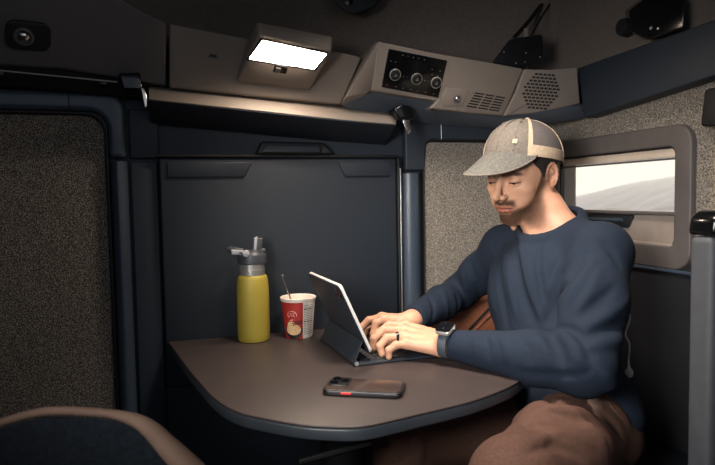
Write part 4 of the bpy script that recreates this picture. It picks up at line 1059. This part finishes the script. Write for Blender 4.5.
# hair under the cap
hr = Field()
hr.ell((-.016, 0, .036), (.1005, .0795, .097), k=.004)
for s in (-1, 1): hr.cone((.016, s*.066, .030), (.010, s*.0655, -.010), .010, .006, k=.006)
hr.add((lambda X, Y, Z: Z-.075, np.array((-1, -1, -1.)), np.array((1, 1, 1.))), .002, 'i')
hr.add((lambda X, Y, Z: X*.9-Z*.25-.032, np.array((-1, -1, -1.)), np.array((1, 1, 1.))), .006, 'i')
hr.add((lambda X, Y, Z: -(Z+.050-.0*X)-.55*np.clip(X+.02, 0, 1), np.array((-1, -1, -1.)), np.array((1, 1, 1.))), .006, 'i')
for s in (-1, 1): hr.ell((-.008, s*.085, -.008), (.022, .022, .034), k=.004, op='s')
pts, tris, quads = hr.mesh(.002)
w = pts@np.array(Hq)*HS+Hc3
me = bpy.data.meshes.new('hair'); me.from_pydata(w.tolist(), [], [tuple(map(int, f)) for f in list(tris)+list(quads)]); me.update()
bm = B(); bm.from_mesh(me); bmesh.ops.recalc_face_normals(bm, faces=bm.faces); bm.to_mesh(me); bm.free()
link_mesh('hair', me, M['hair'], man)

# ---- cap (local to the head)
cap = obj('cap', (lambda b: (box(b, (0, 0, 0), (0, 0, 0)), b)[1])(B()), M['cap_denim'], man)   # replaced below
CC = Vector((-.012, 0, .040)); CR = (.112, .0875, .094)
CB = math.radians(19)
def cap2w(v):
    x_, z_ = v[0]-CC.x, v[2]-CC.z
    return hd2w(CC.x+x_*math.cos(CB)-z_*math.sin(CB), v[1], CC.z+x_*math.sin(CB)+z_*math.cos(CB))
def cap_base(th):      # height of the cap's lower edge round the head
    return .036+.002*math.cos(th)
def cap_pt(th, v, off=0.0):
    """th from the front (rad, + = his left), v 0 edge .. 1 crown"""
    zb = cap_base(th)-CC.z
    s0 = math.asin(max(-1, min(1, zb/CR[2]))); el = s0+(math.pi/2-s0)*v
    c_, s_ = math.cos(el), math.sin(el)
    pw = .95 if s_ > 0 else 1
    cc = abs(c_)**pw if s_ > 0 else 1.0-.02*(1-c_)
    front = max(0, math.cos(th))
    hx, hy = CR[0]*(1+.0*front), CR[1]
    zz = CR[2]*s_*(1+.05*front*(1-v))
    nrm = Vector((math.cos(th)*c_, math.sin(th)*c_, s_))
    q_ = CC+Vector((hx*math.cos(th)*cc, hy*math.sin(th)*cc, zz))+nrm*off
    return cap2w(q_)
def cap_patch(name, th0, th1, v0, v1, m_, off, par, thick=.0022, nu=24, nv=18, wr=0.0):
    bm = B(); th0, th1 = math.radians(th0), math.radians(th1); G = []
    for sgn in (0, 1):
        g_ = []
        for i in range(nu+1):
            row = []
            for j in range(nv+1):
                th = th0+(th1-th0)*i/nu; v = v0+(v1-v0)*j/nv
                o = off-(thick if sgn else 0)+wr*(math.sin(th*9+v*7)*.5+math.sin(th*17-v*13)*.3)
                row.append(bm.verts.new(cap_pt(th, v, o)))
            g_.append(row)
        G.append(g_)
    for sgn, g_ in enumerate(G):
        for i in range(nu):
            for j in range(nv): bm.faces.new((g_[i][j], g_[i+1][j], g_[i+1][j+1], g_[i][j+1]))
    for i in range(nu):
        bm.faces.new((G[0][i][0], G[0][i+1][0], G[1][i+1][0], G[1][i][0])); bm.faces.new((G[0][i][nv], G[0][i+1][nv], G[1][i+1][nv], G[1][i][nv]))
    for j in range(nv):
        bm.faces.new((G[0][0][j], G[0][0][j+1], G[1][0][j+1], G[1][0][j])); bm.faces.new((G[0][nu][j], G[0][nu][j+1], G[1][nu][j+1], G[1][nu][j]))
    bmesh.ops.remove_doubles(bm, verts=bm.verts, dist=.00005)
    return obj(name, bm, m_, par, angle=60)
bpy.data.objects.remove(cap)
cap = cap_patch('cap', -53, 53, 0.0, 1.0, M['cap_denim'], .0, man, wr=.0012, nu=36, nv=26)
cap_patch('mesh_panel', 53, 307, .0, 1.0, M['cap_mesh'], -.0004, cap, nu=60, nv=26, wr=.0006)
cap_patch('lower_band', 51, 309, .0, .17, M['cap_tan'], .0012, cap, nu=60, nv=5)
for a in (50, 123, 237, 310):
    w_a = 3.2 if a in (50, 310) else 5.5
    cap_patch('seam_tape', a-w_a, a+w_a, .0, .96, M['cap_tan'], .0016, cap, nu=4, nv=24)
for a in (0, 27, -27):
    cap_patch('stitched_seam', a-.8, a+.8, .06, .95, M['cap_tan'] if False else M['cap_denim'], .0014, cap, nu=2, nv=24, thick=.0016)
bm = B(); c = cap_pt(0, 1.0, .0); lathe(bm, [(.0085, -.001), (.008, .002), (.005, .004), (.0005, .0048)], c, 20, HF, HL, HU); obj('top_button', bm, M['cap_tan'], cap)
# small four-petal emblem and eyelets on the front panel
def on_cap(th, v, off): return cap_pt(math.radians(th), v, off)
ec = (28, .20)
bm = B(); pc = on_cap(*ec, .0018); ex = (on_cap(ec[0]+3, ec[1], .0018)-pc).normalized(); ez = (on_cap(ec[0], ec[1]+.05, .0018)-pc).normalized(); en = ex.cross(ez).normalized()
if en.dot(CAMP-pc) < 0: en = -en
for k in range(4):
    a = math.radians(45+90*k); lathe(bm, [(.0036, -.001), (.0034, .0006), (.0005, .0010)], pc+ex*(.0030*math.cos(a))+ez*(.0030*math.sin(a)), 14, ex, ez, en)
obj('emblem', bm, M['cap_tan'], cap)
for th in (29, -29):
    bm = B(); pc = on_cap(th, .62, .0016); ex_ = (on_cap(th+3, .62, .0016)-pc).normalized(); ez_ = (on_cap(th, .67, .0016)-pc).normalized(); lathe(bm, [(.0046, 0), (.0040, .0012), (.0022, .0008), (.0018, -.001)], pc, 16, ex_, ez_, ex_.cross(ez_), caps=(False, True)); obj('eyelet', bm, M['cap_denim'], cap)
# brim
def brim_pt(s, t_, off=0.0):
    """s -1..1 across, t 0 (crown) .. 1 (tip)"""
    th = s*math.radians(60)
    zb = cap_base(th); b0 = Vector((CC.x+CR[0]*math.cos(th)*.985, CR[1]*math.sin(th)*.985, zb+.004))
    L_ = .084*max(0, 1-abs(s)**2.2)**.7
    yw = b0.y*(1+.04*t_)
    xx = b0.x+L_*t_
    arch = (-.016*(abs(s)**2.0)-.060)*t_*L_/.084
    return cap2w((xx, yw, b0.z+arch+off))
bm = B(); nu, nv = 44, 12; G = []
for off in (0.0, -.0032):
    G.append([[bm.verts.new(brim_pt(-1+2*i/nu, j/nv, off+(.0006*math.sin(j*2.6) if off == 0 else 0))) for j in range(nv+1)] for i in range(nu+1)])
for k in range(2):
    for i in range(nu):
        for j in range(nv):
            f = bm.faces.new((G[k][i][j], G[k][i+1][j], G[k][i+1][j+1], G[k][i][j+1])); f.material_index = k
for i in range(nu):
    f = bm.faces.new((G[0][i][nv], G[0][i+1][nv], G[1][i+1][nv], G[1][i][nv])); f.material_index = 2
    bm.faces.new((G[0][i][0], G[0][i+1][0], G[1][i+1][0], G[1][i][0]))
bmesh.ops.remove_doubles(bm, verts=bm.verts, dist=.00005)
bmo = obj('brim', bm, None, cap, mats=[M['cap_brim'], M['cap_under'], M['cap_denim']], angle=50)
bm = B(); tube(bm, [brim_pt(-.985+1.97*i/60, 1.0, -.0016) for i in range(61)], .0023, 8); obj('brim_piping', bm, M['cap_denim'], cap)
# ---- clothing fields
FOLD = []
def folds(F, lst):
    """each fold: photo path, ridge radius, union/subtract"""
    for path, r, op in lst:
        q_ = [F.hit(x_, y_) for x_, y_ in path]
        q_ = [v for v in q_ if v is not None]
        if len(q_) < 2: continue
        FOLD.append((q_, r, op))
    for q_, r, op in FOLD:
        F.fold(spline(q_, 2), r*1.7, r*(1.35 if op == 'u' else -1.5))
    FOLD.clear()
sh = Field()
for s_, q_ in ((1, shN), (-1, shF)):
    sh.cone(CC_-nn*.050+lat*(.012 if s_ > 0 else -.012), q_+spine*.014-fwd*.010, .060, .052, k=.03)
    sh.ell(q_-fwd*.004, (.057, .054, .060) if s_ > 0 else (.056, .05, .056), TA, k=.02)
sh.ell(shM-upb*.095+fwd*.004, (.104, .160, .150), TA, k=.03)
sh.ell(hipM*.55+shM*.45+fwd*.004, (.106, .150, .140), TA, k=.03)
sh.ell(hipM+upb*.045, (.115, .172, .085), TA, k=.03)
sh.chain([shN, shN.lerp(elN, .45), elN], [.060, .064, .053], k=.02)
sh.chain([elN, elN.lerp(wrN, .35), wrN.lerp(elN, .08)], [.053, .052, .0325], k=.018)
sh.cone(elN+Vector((.0, .0, .0)), elN.lerp(shN, .25)+Vector((.008, .01, -.01)), .052, .055, k=.02)
sh.chain([shF, shF.lerp(elF, .5), elF], [.054, .052, .046], k=.02)
sh.chain([elF, elF.lerp(wrF, .40), wrF.lerp(elF, .06)], [.046, .044, .034], k=.018)
# flat cuffs
def plane_cut(F, p, n, R, k=.002):
    p, n = A3(p), A3(n.normalized())
    F.add((lambda X, Y, Z: -np.minimum(-((X-p[0])*n[0]+(Y-p[1])*n[1]+(Z-p[2])*n[2]), R-np.sqrt((X-p[0])**2+(Y-p[1])**2+(Z-p[2])**2)), p-R, p+R), k, 's')
dN = (wrN-elN).normalized(); dF = (wrF-elF).normalized()
def cut_after(F, p, n, R):
    """remove everything beyond the plane through p with normal n, within R"""
    p3, n3 = A3(p), A3(n)
    def f(X, Y, Z):
        pl_ = -((X-p3[0])*n3[0]+(Y-p3[1])*n3[1]+(Z-p3[2])*n3[2])
        sp = np.sqrt((X-p3[0])**2+(Y-p3[1])**2+(Z-p3[2])**2)-R
        return np.maximum(pl_, sp)
    F.add((f, p3-R, p3+R), .003, 's')
cut_after(sh, wrN-dN*.003, dN, .07)
cut_after(sh, wrF-dF*.006, dF, .07)
# neck opening
E1 = (fwd-nn*fwd.dot(nn)).normalized(); E2 = nn.cross(E1)
RIM = [CC_+E1*(CRAD*math.cos(a))+E2*(CRAD*math.sin(a)) for a in np.linspace(0, 2*math.pi, 33)]
for q_ in (shN, shF):
    dS = (q_-CC_); dS = (dS-nn*dS.dot(nn)).normalized()
    sh.cone(CC_+dS*.052-nn*.036, q_+spine*.010-fwd*.004, .034, .052, k=.03)
sh.chain([v-nn*.008 for v in RIM], .009, k=.016)
def cutter(X, Y, Z):
    c3, n3 = A3(CC_), A3(nn)
    x, y, z = X-c3[0], Y-c3[1], Z-c3[2]; h = x*n3[0]+y*n3[1]+z*n3[2]
    r_ = np.sqrt(np.maximum(x*x+y*y+z*z-h*h, 0))
    return np.maximum(np.maximum(r_-CRAD+.003, -(h+.022)), h-.13)
sh.add((cutter, A3(CC_)-.16, A3(CC_)+.16), .004, 's')
folds(sh, [
    # chest: long folds falling from the far shoulder and the collar
    ([(512, 236), (516, 262), (522, 292), (534, 322)], .0080, 's'),
    ([(519, 238), (524, 265), (532, 295), (544, 324)], .0065, 'u'),
    ([(500, 240), (498, 270), (502, 300), (508, 330)], .0070, 's'),
    ([(493, 250), (491, 280), (495, 312)], .0060, 'u'),
    ([(584, 256), (566, 282), (556, 306), (546, 326)], .0080, 's'),
    ([(592, 262), (578, 284), (566, 304), (560, 320)], .0070, 'u'),
    ([(574, 250), (558, 274), (548, 296)], .0055, 'u'),
    ([(540, 244), (538, 270), (544, 300)], .0045, 's'),
    # upper sleeve
    ([(600, 270), (590, 292), (574, 312)], .0055, 'u'),
    ([(616, 285), (600, 302), (580, 318)], .0060, 's'),
    ([(628, 300), (610, 314), (586, 328)], .0060, 'u'),
    ([(626, 322), (606, 330), (584, 338)], .0060, 's'),
    ([(622, 340), (602, 344), (582, 348)], .0065, 'u'),
    ([(560, 330), (574, 346), (580, 366)], .0070, 'u'),
    ([(568, 326), (584, 342), (592, 362)], .0060, 's'),
    ([(548, 334), (560, 350), (564, 370)], .0060, 's'),
    ([(536, 336), (546, 352), (548, 370)], .0055, 'u'),
    ([(520, 336), (528, 350), (530, 366)], .0040, 's'),
    ([(500, 334), (506, 348), (506, 362)], .0042, 'u'),
    ([(484, 334), (488, 346), (488, 360)], .0040, 's'),
    ([(474, 333), (476, 345), (475, 359)], .0038, 'u'),
    ([(540, 330), (560, 328), (580, 334)], .0050, 's'),
    # far sleeve
    ([(470, 262), (476, 282), (480, 298)], .0050, 's'),
    ([(462, 268), (466, 288), (470, 306)], .0050, 'u'),
    ([(450, 276), (456, 294), (458, 312)], .0050, 's'),
    ([(440, 286), (446, 302), (446, 318)], .0045, 'u'),
    ([(428, 296), (434, 308), (432, 322)], .0040, 's'),
    # waist
    ([(520, 372), (552, 376), (590, 372)], .0050, 's'),
    ([(600, 372), (612, 386), (622, 396)], .0060, 'u'),
    ([(528, 246), (532, 272), (538, 300)], .0042, 'u'), ([(508, 262), (510, 290), (516, 318)], .0040, 'u'),
    ([(556, 262), (552, 286), (550, 312)], .0045, 's'), ([(600, 240), (612, 252), (620, 268)], .0045, 's')])
# untucked tail behind the hip
tl = D(622, 392, 1.26)
sh.cone(D(600, 384, 1.24), tl, .040, .030, k=.03)
t0_ = _t.time()
shirt, me = field_obj('shirt', sh, .0030, M['shirt'], man, smooth_it=1)
print('shirt', len(me.vertices), round(_t.time()-t0_, 1))
# ribbed collar: ring laid on the edge of the neck opening
ring = [v-nn*.001 for v in RIM[:-1]]
bm = B(); tube(bm, ring+[ring[0], ring[1]], .0050, 10, caps=False); obj('collar', bm, M['shirt'], shirt)

# trousers
tr = Field()
tr.ell(hipM+upb*.010, (.105, .160, .080), TA, k=.03)
tr.ell(hipM-fwd*.01-upb*.01, (.100, .160, .080), TA, k=.03)
tr.chain([hipN, hipN.lerp(knN, .5), knN], [.088, .085, .067], k=.03)
tr.chain([hipF, hipF.lerp(knF, .5), knF], [.082, .080, .066], k=.03)
tr.chain([knN, knN.lerp(anN, .4), anN-Vector((0, 0, .02))], [.072, .068, .058], k=.02)
tr.chain([knF, knF.lerp(anF, .4), anF-Vector((0, 0, .02))], [.066, .064, .056], k=.02)
for an in (anN, anF): cut_after(tr, Vector((an.x, an.y, .075)), Vector((0, 0, -1)), .12)
folds(tr, [
    ([(530, 398), (560, 396), (592, 394)], .0065, 'u'),
    ([(522, 406), (556, 402), (594, 402)], .0065, 's'),
    ([(512, 416), (550, 408), (590, 412)], .0070, 'u'),
    ([(540, 420), (572, 418), (604, 428)], .0075, 's'),
    ([(560, 410), (590, 424), (606, 446)], .0070, 'u'),
    ([(575, 404), (606, 416), (622, 436)], .0060, 's'),
    ([(500, 432), (530, 426), (566, 436)], .0060, 's'),
    ([(490, 448), (520, 438), (552, 450)], .0060, 'u'),
    ([(600, 398), (618, 410), (630, 426)], .0060, 'u'),
    ([(520, 424), (548, 412), (580, 420)], .0050, 's'), ([(530, 442), (560, 432), (590, 444)], .0055, 'u'), ([(524, 456), (556, 446), (584, 458)], .0050, 's'),
    ([(430, 418), (446, 424), (470, 420)], .0055, 's'),
    ([(392, 436), (404, 450), (402, 464)], .0055, 's'),
    ([(410, 432), (420, 446), (420, 464)], .0055, 'u')])
pants, me = field_obj('trousers', tr, .0040, M['pants'], man, smooth_it=1)
# pocket seam on the near hip
q_ = [tr.hit(x_, y_) for x_, y_ in ((603, 392), (609, 402), (616, 412), (624, 420))]
q_ = [v for v in q_ if v]
if len(q_) > 2:
    bm = B(); tube(bm, spline(q_, 4), .0016, 6); obj('pocket_seam', bm, M['pants'], pants)
# shoes
for an in (anN, anF):
    F = Field(); F.ell((an.x-.05, an.y, .045), (.125, .046, .045), k=.02); F.cone((an.x, an.y, .05), (an.x, an.y, .10), .045, .046, k=.02)
    F.add((lambda X, Y, Z: .004-Z, np.array((-9, -9, -9.)), np.array((9, 9, 9.))), .002, 'i')
    field_obj('shoe', F, .005, M['black'], man)

# watch on his left wrist: band turned about the forearm, face on the back of the wrist
wc = D(447.5, 343.0, 1.268); ax = dN
wU, wV, wN = frame_of(ax, Vector((0, 0, 1)))
wtop = (Vector((0, 0, 1))-ax*ax.z).normalized(); wtop = (wtop*.93-ax.cross(wtop)*(-.36 if ax.cross(wtop).dot(CAMP-wc) > 0 else .36)).normalized()
wside = ax.cross(wtop).normalized()
bm = B()
prof_b = [(-.0095, .0000), (-.0095, .0022), (-.008, .0030), (.008, .0030), (.0095, .0022), (.0095, .0000)]
rings = []
for k in range(48):
    a = 2*math.pi*k/48; dirv = wtop*math.cos(a)*.0285+wside*math.sin(a)*.0305; dn = dirv.normalized()
    rings.append([bm.verts.new(wc+dirv+dn*h+ax*u_) for u_, h in prof_b])
for i in range(48):
    a, b = rings[i], rings[(i+1) % 48]
    for j in range(len(prof_b)): bm.faces.new((a[j], b[j], b[(j+1) % len(prof_b)], a[(j+1) % len(prof_b)]))
wb = obj('watch_band', bm, M['watch_band'], man)
bm = B(); prism(bm, [wc+wtop*.0310+ax*u_+wside*v_ for u_, v_ in rrect(-.0175, .0175, -.0195, .0195, .008, 6)], wtop*.0085); wcs = obj('watch_case', bm, M['steel'], wb, bevel=.0025)
bm = B(); prism(bm, [wc+wtop*.0396+ax*u_+wside*v_ for u_, v_ in rrect(-.0163, .0163, -.0183, .0183, .0075, 6)], wtop*.0012); obj('watch_screen', bm, M['screen'], wb, bevel=.0006)
bm = B(); lathe(bm, [(.0032, 0), (.0032, .002), (.0005, .0022)], wc+wtop*.035-ax*.0175+wside*.006, 16, wtop, wside, -ax); obj('watch_crown', bm, M['steel'], wcs)
# ring on the ring finger
ra_, rb_ = KN1[2], FG1[2][0]; rdir = (rb_-ra_).normalized(); rc_ = ra_.lerp(rb_, .36); U, V, N = frame_of(rdir)
bm = B(); lathe(bm, [(.0092, -.0035), (.0106, -.0035), (.0108, .0), (.0106, .0035), (.0092, .0035), (.0092, -.0035)], rc_, 32, U, V, N, caps=(False, False)); obj('finger_ring', bm, M['ring'], man)

# white cord hanging behind him
p0c = Vector((XR-.014, 1.28, fz-.014))
q_ = [P(622, 318, 'D', 1.31), P(627, 308, 'D', 1.33)]
cpts = [P(600, 278, 'X', XR-.01), P(604, 284, 'X', XR-.04), P(624, 308, 'D', 1.37), P(630, 318, 'D', 1.36), P(625.5, 334, 'D', 1.36), P(629, 343, 'D', 1.355), P(629.5, 351, 'D', 1.355), P(628.5, 360, 'D', 1.36), P(629, 368, 'D', 1.355)]
wcord = empty('white_cord', cpts[-1], 'thin white cord with a small white plug dangling behind his back', 'cord')
bm = B(); tube(bm, spline(cpts, 6), .0022, 8); obj('cord', bm, M['white'], wcord)
bm = B(); c_ = P(629, 365, 'D', 1.355); lathe(bm, [(.0025, .0), (.004, -.006), (.0085, -.012), (.0095, -.020), (.0075, -.026), (.002, -.029)], c_, 18); obj('plug', bm, M['white'], wcord)
# ================================================================== outside the window
def ridge(name, x_, y0, y1, prof_fn, base, depth, m_, label):
    bm = B(); n_ = 140; rows = []
    for j in range(9):
        row = []
        for i in range(n_+1):
            y_ = y0+(y1-y0)*i/n_; h = prof_fn(y_)
            s_ = j/8; zz = base+(h-base)*math.sin(s_*math.pi/2)**.9
            jx = (noise_(y_*.13, s_*3)*.5)*depth*.07*(1-s_*.4)
            row.append(bm.verts.new((x_-depth*(1-s_)+jx, y_, zz+noise_(y_*.3+5, s_*5)*(h-base)*.02*(1 if 0 < j < 8 else 0))))
        rows.append(row)
    back = [bm.verts.new((x_+depth*.8, v.co.y, base)) for v in rows[-1]]
    rows.append(back)
    for a, b in zip(rows, rows[1:]):
        for i in range(n_): bm.faces.new((a[i], a[i+1], b[i+1], b[i]))
    return tag(obj(name, bm, m_, None, angle=80), label, 'mountain')
def noise_(a, b):
    from mathutils import noise as mn
    return mn.noise(Vector((a, b, 3.7)))
# crest heights read along the window, at the distance of each range
def crest(pix, X0):
    q_ = [P(px, py, 'X', X0) for px, py in pix]; q_.sort(key=lambda v: v.y)
    ys = [v.y for v in q_]; zs = [v.z for v in q_]
    def f(y_): return float(np.interp(y_, ys, zs))+noise_(y_*9/(ys[-1]-ys[0])*3, 1.2)*X0*.0022
    return f, ys[0], ys[-1]
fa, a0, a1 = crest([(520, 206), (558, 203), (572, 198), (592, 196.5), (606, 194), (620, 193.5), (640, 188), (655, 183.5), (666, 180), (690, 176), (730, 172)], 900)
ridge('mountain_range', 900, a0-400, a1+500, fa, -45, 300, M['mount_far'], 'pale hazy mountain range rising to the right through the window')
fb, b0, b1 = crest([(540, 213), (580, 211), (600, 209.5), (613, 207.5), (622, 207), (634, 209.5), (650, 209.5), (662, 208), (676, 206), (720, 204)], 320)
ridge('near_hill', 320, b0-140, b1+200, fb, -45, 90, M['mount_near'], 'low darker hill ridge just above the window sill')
bm = B(); box(bm, (20, -600, -46), (1400, 1900, -45)); tag(obj('ground', bm, M['ground']), kind='structure')

# ================================================================== light
W_ = bpy.data.worlds.new('sky'); SC.world = W_; W_.use_nodes = True; t = W_.node_tree; bg = t.nodes['Background']
tc = nd(t, 'ShaderNodeTexCoord'); sp_n = nd(t, 'ShaderNodeSeparateXYZ'); t.links.new(tc.outputs['Generated'], sp_n.inputs[0])
r1 = nd(t, 'ShaderNodeMapRange'); r1.inputs[1].default_value = .05; r1.inputs[2].default_value = .5; t.links.new(sp_n.outputs[0], r1.inputs[0])
r2 = nd(t, 'ShaderNodeValToRGB'); e = r2.color_ramp.elements; e[0].position = 0; e[0].color = (*lin((255, 247, 232)), 1); e[1].position = .5; e[1].color = (*lin((252, 247, 238)), 1)
t.links.new(sp_n.outputs[2], r2.inputs['Fac'])
mixw = nd(t, 'ShaderNodeMix'); mixw.data_type = 'RGBA'
mixw.inputs[6].default_value = (*[v*WORLD_DIM for v in (.62, .72, .90)], 1)
t.links.new(r1.outputs[0], mixw.inputs[0]); t.links.new(r2.outputs[0], mixw.inputs[7]); t.links.new(mixw.outputs[2], bg.inputs['Color'])
bg.inputs['Strength'].default_value = 1.08

def area(name, loc, target, size, power, rgb, sy=None, spread=180):
    L_ = bpy.data.lights.new(name, 'AREA'); L_.energy = power; L_.color = rgb; L_.size = size; L_.spread = math.radians(spread)
    if sy: L_.shape = 'RECTANGLE'; L_.size_y = sy
    o = bpy.data.objects.new(name, L_); COL.objects.link(o); o.location = loc
    d = (Vector(target)-Vector(loc)); o.rotation_euler = d.to_track_quat('-Z', 'Y').to_euler(); return o
for a in LIGHTS: area(*a)
SUN = bpy.data.lights.new('sun', 'SUN'); SUN.energy = SUN_E; SUN.angle = math.radians(3); SUN.color = (1, .93, .82)
so = bpy.data.objects.new('sun', SUN); COL.objects.link(so); so.rotation_euler = Vector(SUN_D).to_track_quat('-Z', 'Y').to_euler()

SC.view_settings.view_transform = 'Standard'; SC.view_settings.look = 'None'; SC.view_settings.gamma = 1; SC.view_settings.use_curve_mapping = False
SC.view_settings.exposure = 0.15
SC.cycles.use_denoising = True; SC.cycles.max_bounces = 8; SC.cycles.sample_clamp_indirect = 4
